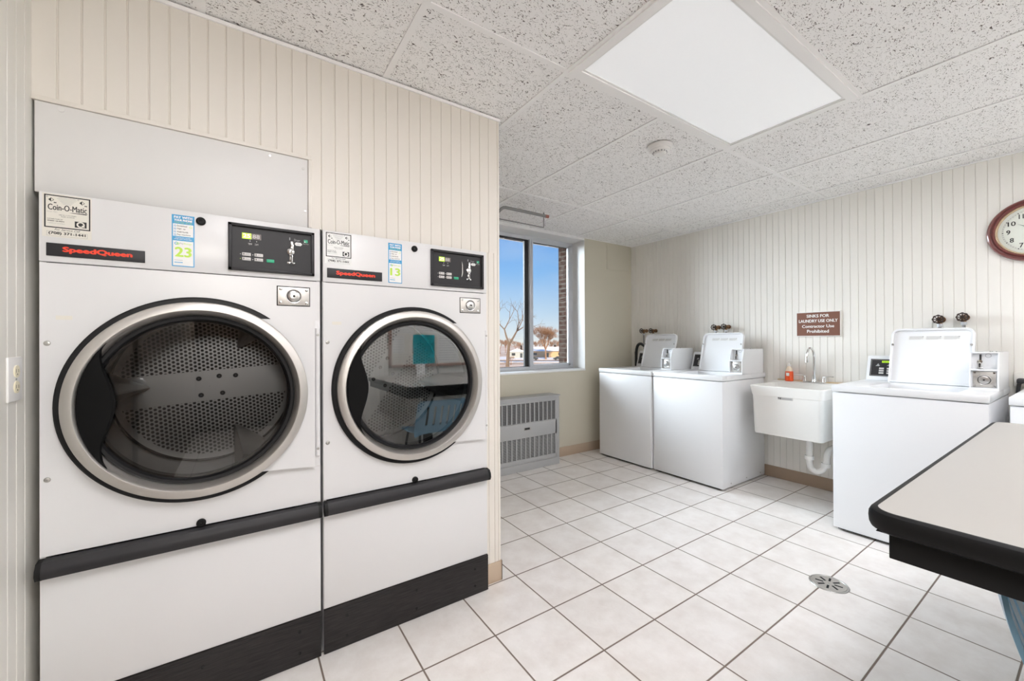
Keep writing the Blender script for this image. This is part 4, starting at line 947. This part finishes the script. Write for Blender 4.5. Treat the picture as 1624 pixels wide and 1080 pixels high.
# ================================================================= BACK OF THE ROOM (seen mirrored in the right dryer door)
YB = -1.0
t = thing('bulletin_board', (2.15, YB, 1.36), 'framed bulletin board on the back wall, mirrored in the right dryer glass', 'bulletin board')
b = MB(); b.box(-.78, .78, .001, .012, -.40, .50, 'paper'); b.done('pin_surface', t)
b = MB()
for a, c, p, q in ((-.80, .80, -.42, -.39), (-.80, .80, .49, .52), (-.80, -.77, -.42, .52), (.77, .80, -.42, .52)): b.box(a, c, .0, .024, p, q, 'frame', .003)
b.done('board_frame', t)
for k, (x, z, w, h, m, nm) in enumerate(((1.50, 1.42, .27, .20, 'paperw', 'white notice at the top left of the bulletin board'), (1.455, 1.20, .14, .20, 'paperw', 'small tilted white card at the left of the bulletin board'), (1.50, 1.045, .20, .12, 'paper', 'cream notice at the lower left of the bulletin board'), (1.755, 1.14, .26, .33, 'teal', 'teal paper notice in the middle of the bulletin board'), (1.78, 1.42, .26, .19, 'paperw', 'white notice above the teal paper'), (2.05, 1.16, .28, .36, 'paperw', 'large white notice right of the teal paper'), (2.37, 1.2, .28, .36, 'paperw', 'white notice at the right of the bulletin board'))):
    b = MB(); b.box(x-w/2, x+w/2, YB+.0125, YB+.014, z-h/2, z+h/2, m)
    for q in range(int(h/.028)): b.box(x-w*.4, x+w*(.4-.1*(q % 3 == 2)), YB+.0138, YB+.0146, z+h/2-.022-.028*q, z+h/2-.018-.028*q, 'greyink' if m != 'teal' else 'ink')
    o = b.done('paper_notice'); tag(o, nm, 'notice', 'papers on the bulletin board')
b = MB(); b.prism([(-.05, 0), (.05, 0), (0, .125)], lambda u, v, d: (1.64+d, -.80+u*.5, TZ+.0005+v), -.05, .05, 'paperw'); tag(b.done('tent_card'), 'folded white card standing at the back of the folding table', 'card')
ceiling_light(-.06, .48, -.52, .66, 'added unseen fill light in the ceiling over the dryers, behind the camera', 'lens_fill')  # added fixture, brightens the dryers and the near part of the room
ceiling_light(1.20, 2.38, -.55, -.01, 'added out-of-view fill light above the folding table', 'lens_fill_low')  # added fixture outside the view, fills the middle of the room
ceiling_light(2.50, 3.03, -.97, .07, 'added out-of-view fill light above the right-hand washers', 'lens_fill_low')  # added fixture outside the view, brightens the right wall and washers

# ================================================================= OUTSIDE
GZ = -6.0; AZ = R_(56.1-90)
b = MB(); b.box(-150, 420, 8, 620, GZ-.5, GZ, 'field'); struct(b.done('ground'))
o = MB(); o.box(-160, 160, -3.5, 3.5, 0, .03, 'road'); o = struct(o.done('road')); o.location = (96, 118, GZ); o.rotation_euler = (0, 0, AZ)
for nm, loc, d_ in (('snow_verge', (92.5, 112, GZ), 3.0), ('snow_yard', (112, 142, GZ), 17)):
    o = MB(); o.box(-160, 160, -d_, d_, 0, .06, 'snow'); o = struct(o.done(nm)); o.location = loc; o.rotation_euler = (0, 0, AZ)
def tree(h, seed, m, depth=5, spread=.55, trunk=.28, r0=.35, lean=(0, 0), kids=3, seg=5):
    rnd = random.Random(seed); b = MB(); tb = bmesh.new()
    def cone(p, q, ra, rb):
        d = (q-p); M4 = d.to_track_quat('Z', 'Y').to_matrix(); n = seg if ra > .06 else 3
        A = [tb.verts.new(p+M4 @ Vector((math.cos(2*PI*k/n)*ra, math.sin(2*PI*k/n)*ra, 0))) for k in range(n)]; B = [tb.verts.new(q+M4 @ Vector((math.cos(2*PI*k/n)*rb, math.sin(2*PI*k/n)*rb, 0))) for k in range(n)]
        for k in range(n): tb.faces.new((A[k], A[(k+1) % n], B[(k+1) % n], B[k]))
    def grow(p, d, L, r, lev):
        q = p+d*L*.5+Vector((rnd.uniform(-1, 1), rnd.uniform(-1, 1), 0))*L*.05; e = q+(d+Vector((0, 0, .12))).normalized()*L*.5
        cone(p, q, r, r*.82); cone(q, e, r*.82, r*.6)
        if lev == 0: return
        n = kids+(1 if rnd.random() < .4 else 0)
        for k in range(n):
            az = 2*PI*(k+rnd.random()*.6)/n; tilt = spread*rnd.uniform(.55, 1.25)
            s = d.orthogonal().normalized(); s2 = d.cross(s); nd = (d*math.cos(tilt)+(s*math.cos(az)+s2*math.sin(az))*math.sin(tilt)).normalized(); nd.z += .05; nd.normalize()
            grow(e if k else e, nd, L*rnd.uniform(.62, .86), max(r*.56, .028), lev-1)
        if lev < depth-1: grow(q, (d+Vector((rnd.uniform(-1, 1), rnd.uniform(-1, 1), .3))*.8).normalized(), L*.5, max(r*.35, .025), max(lev-2, 0))
    grow(Vector((0, 0, 0)), Vector((lean[0], lean[1], 1)).normalized(), h*trunk, r0, depth)
    b._add(tb, m); return b
tag(tree(27, 3, 'bark2', 5, .44, .15, .42, kids=4).done('bare_tree', loc=(103.2, 128.9, GZ)), 'bare vase-shaped tree with dense twigs in the right window pane', 'tree', 'bare trees outside')
tag(tree(19.5, 11, 'bark', 5, .62, .34, .62, lean=(.12, .02), kids=2).done('bare_tree', loc=(64.5, 98.5, GZ)), 'sparse leaning bare tree with crooked limbs in the left window pane', 'tree', 'bare trees outside')
protos = []
rt = random.Random(5)
for k in range(52):
    dd = (215, 240, 265)[k % 3]+rt.uniform(-3, 3); px_ = 640+k*8+rt.uniform(-2, 2); a = Fv*dd+Rv*dd*(px_-812)/642
    if k < 3:
        o = tree(15, 20+k, 'bark2', 4, .62, .11, .2, kids=4).done('bare_tree'); protos.append(o)
    else:
        o = protos[k % 3].copy(); C.objects.link(o)
    o.location = (a.x, a.y, GZ); o.rotation_euler = (0, 0, rt.uniform(0, 6)); s_ = rt.uniform(.9, 1.15); o.scale = (s_, s_, s_*1.55)
    tag(o, 'brown leafless tree in the distant tree line beyond the houses', 'tree', 'distant tree line')
o = tree(5.0, 44, 'bark2', 4, .6, .2, .12).done('bare_sapling', loc=(69.5, 104, GZ)); tag(o, 'small bare sapling at the edge of the field', 'tree')
def house(loc, w, d, h, wall, label, gable=False, rz=AZ):
    t = thing('house', loc, label, 'house', 'low houses across the field', rz)
    b = MB(); b.box(-w/2, w/2, -d/2, d/2, 0, h, wall); b.done('walls', t)
    rh = d*.22
    b = MB()
    if gable: b.prism([(-w/2-.5, h), (w/2+.5, h), (0, h+w*.22)], lambda u, v, q: (u, q, v), -d/2-.5, d/2+.5, 'snow')
    else: b.prism([(-d/2-.7, h), (d/2+.7, h), (0, h+rh)], lambda u, v, q: (q, u, v), -w/2-.6, w/2+.6, 'snow')
    b.done('snowy_roof', t)
    n = max(2, int(w/4.5))
    for k in range(n):
        x = -w/2+w*(k+.5)/n
        if k == n//2: b = MB(); b.box(x-.5, x+.5, -d/2-.06, -d/2, .1, 2.1, 'glassdark'); b.done('house_door', t)
        else:
            b = MB(); b.box(x-.8, x+.8, -d/2-.05, -d/2, 1.0, 2.2, 'glassdark'); b.box(x-.9, x+.9, -d/2-.07, -d/2, .9, 1.0, 'trimw'); b.done('house_window', t)
    b = MB(); b.box(w*.2, w*.2+.9, -.4, .4, h, h+rh+.9, 'brick'); b.done('chimney', t)
house((119, 148, GZ), 17, 9, 2.9, 'housea', 'long tan ranch house with snow-covered roof behind the central tree')
house((105, 152, GZ), 7, 9, 2.7, 'houseb', 'grey house with a snowy gable in the left window pane', True)
house((84, 160, GZ), 12, 9, 2.7, 'housea', 'tan house hidden mostly behind the leaning tree')
house((139, 146, GZ), 13, 9, 3.0, 'housea', 'tan house at the right edge of the window view')
def car(loc, rz, label):
    t = thing('car', loc, label, 'car', 'dark cars parked across the field', rz)
    b = MB(); b.prism([(-2.2, .35), (-2.2, .85), (-1.5, .95), (-.8, 1.42), (.9, 1.42), (1.5, .98), (2.2, .85), (2.25, .35)], lambda u, v, d: (u, d, v), -.88, .88, 'carpaint', .05); b.done('car_body', t)
    b = MB(); b.prism([(-1.25, .98), (-.72, 1.34), (.82, 1.34), (1.25, .98)], lambda u, v, d: (u, d, v), -.9, .9, 'glassdark'); b.done('car_windows', t)
    for x in (-1.35, 1.35):
        for y in (-.8, .8): MB().cyl((x, y-.1, .33), (x, y+.1, .33), .33, 'rubber', seg=16).done('wheel', t)
car((104.0, 121.8, GZ), AZ, 'dark parked car right of the central tree'); car((108.6, 118.8, GZ), AZ, 'second dark parked car, further right'); car((95.2, 127.4, GZ), AZ, 'dark parked car left of the central tree')
for k, (x, y, h) in enumerate(((114.5, 131, 4.4), (120.5, 134, 3.6))):
    b = MB(); b.cyl((0, 0, 0), (0, 0, .8), .2, 'bark', seg=8)
    for q in range(5): b.cyl((0, 0, .5+q*h*.17), (0, 0, .5+q*h*.17+h*.3), 1.5-q*.26, 'evergreen', r2=.05, seg=10)
    tag(b.done('evergreen_bush', loc=(x, y, GZ)), ('taller' if k == 0 else 'shorter')+' dark evergreen beside the tan house', 'bush')
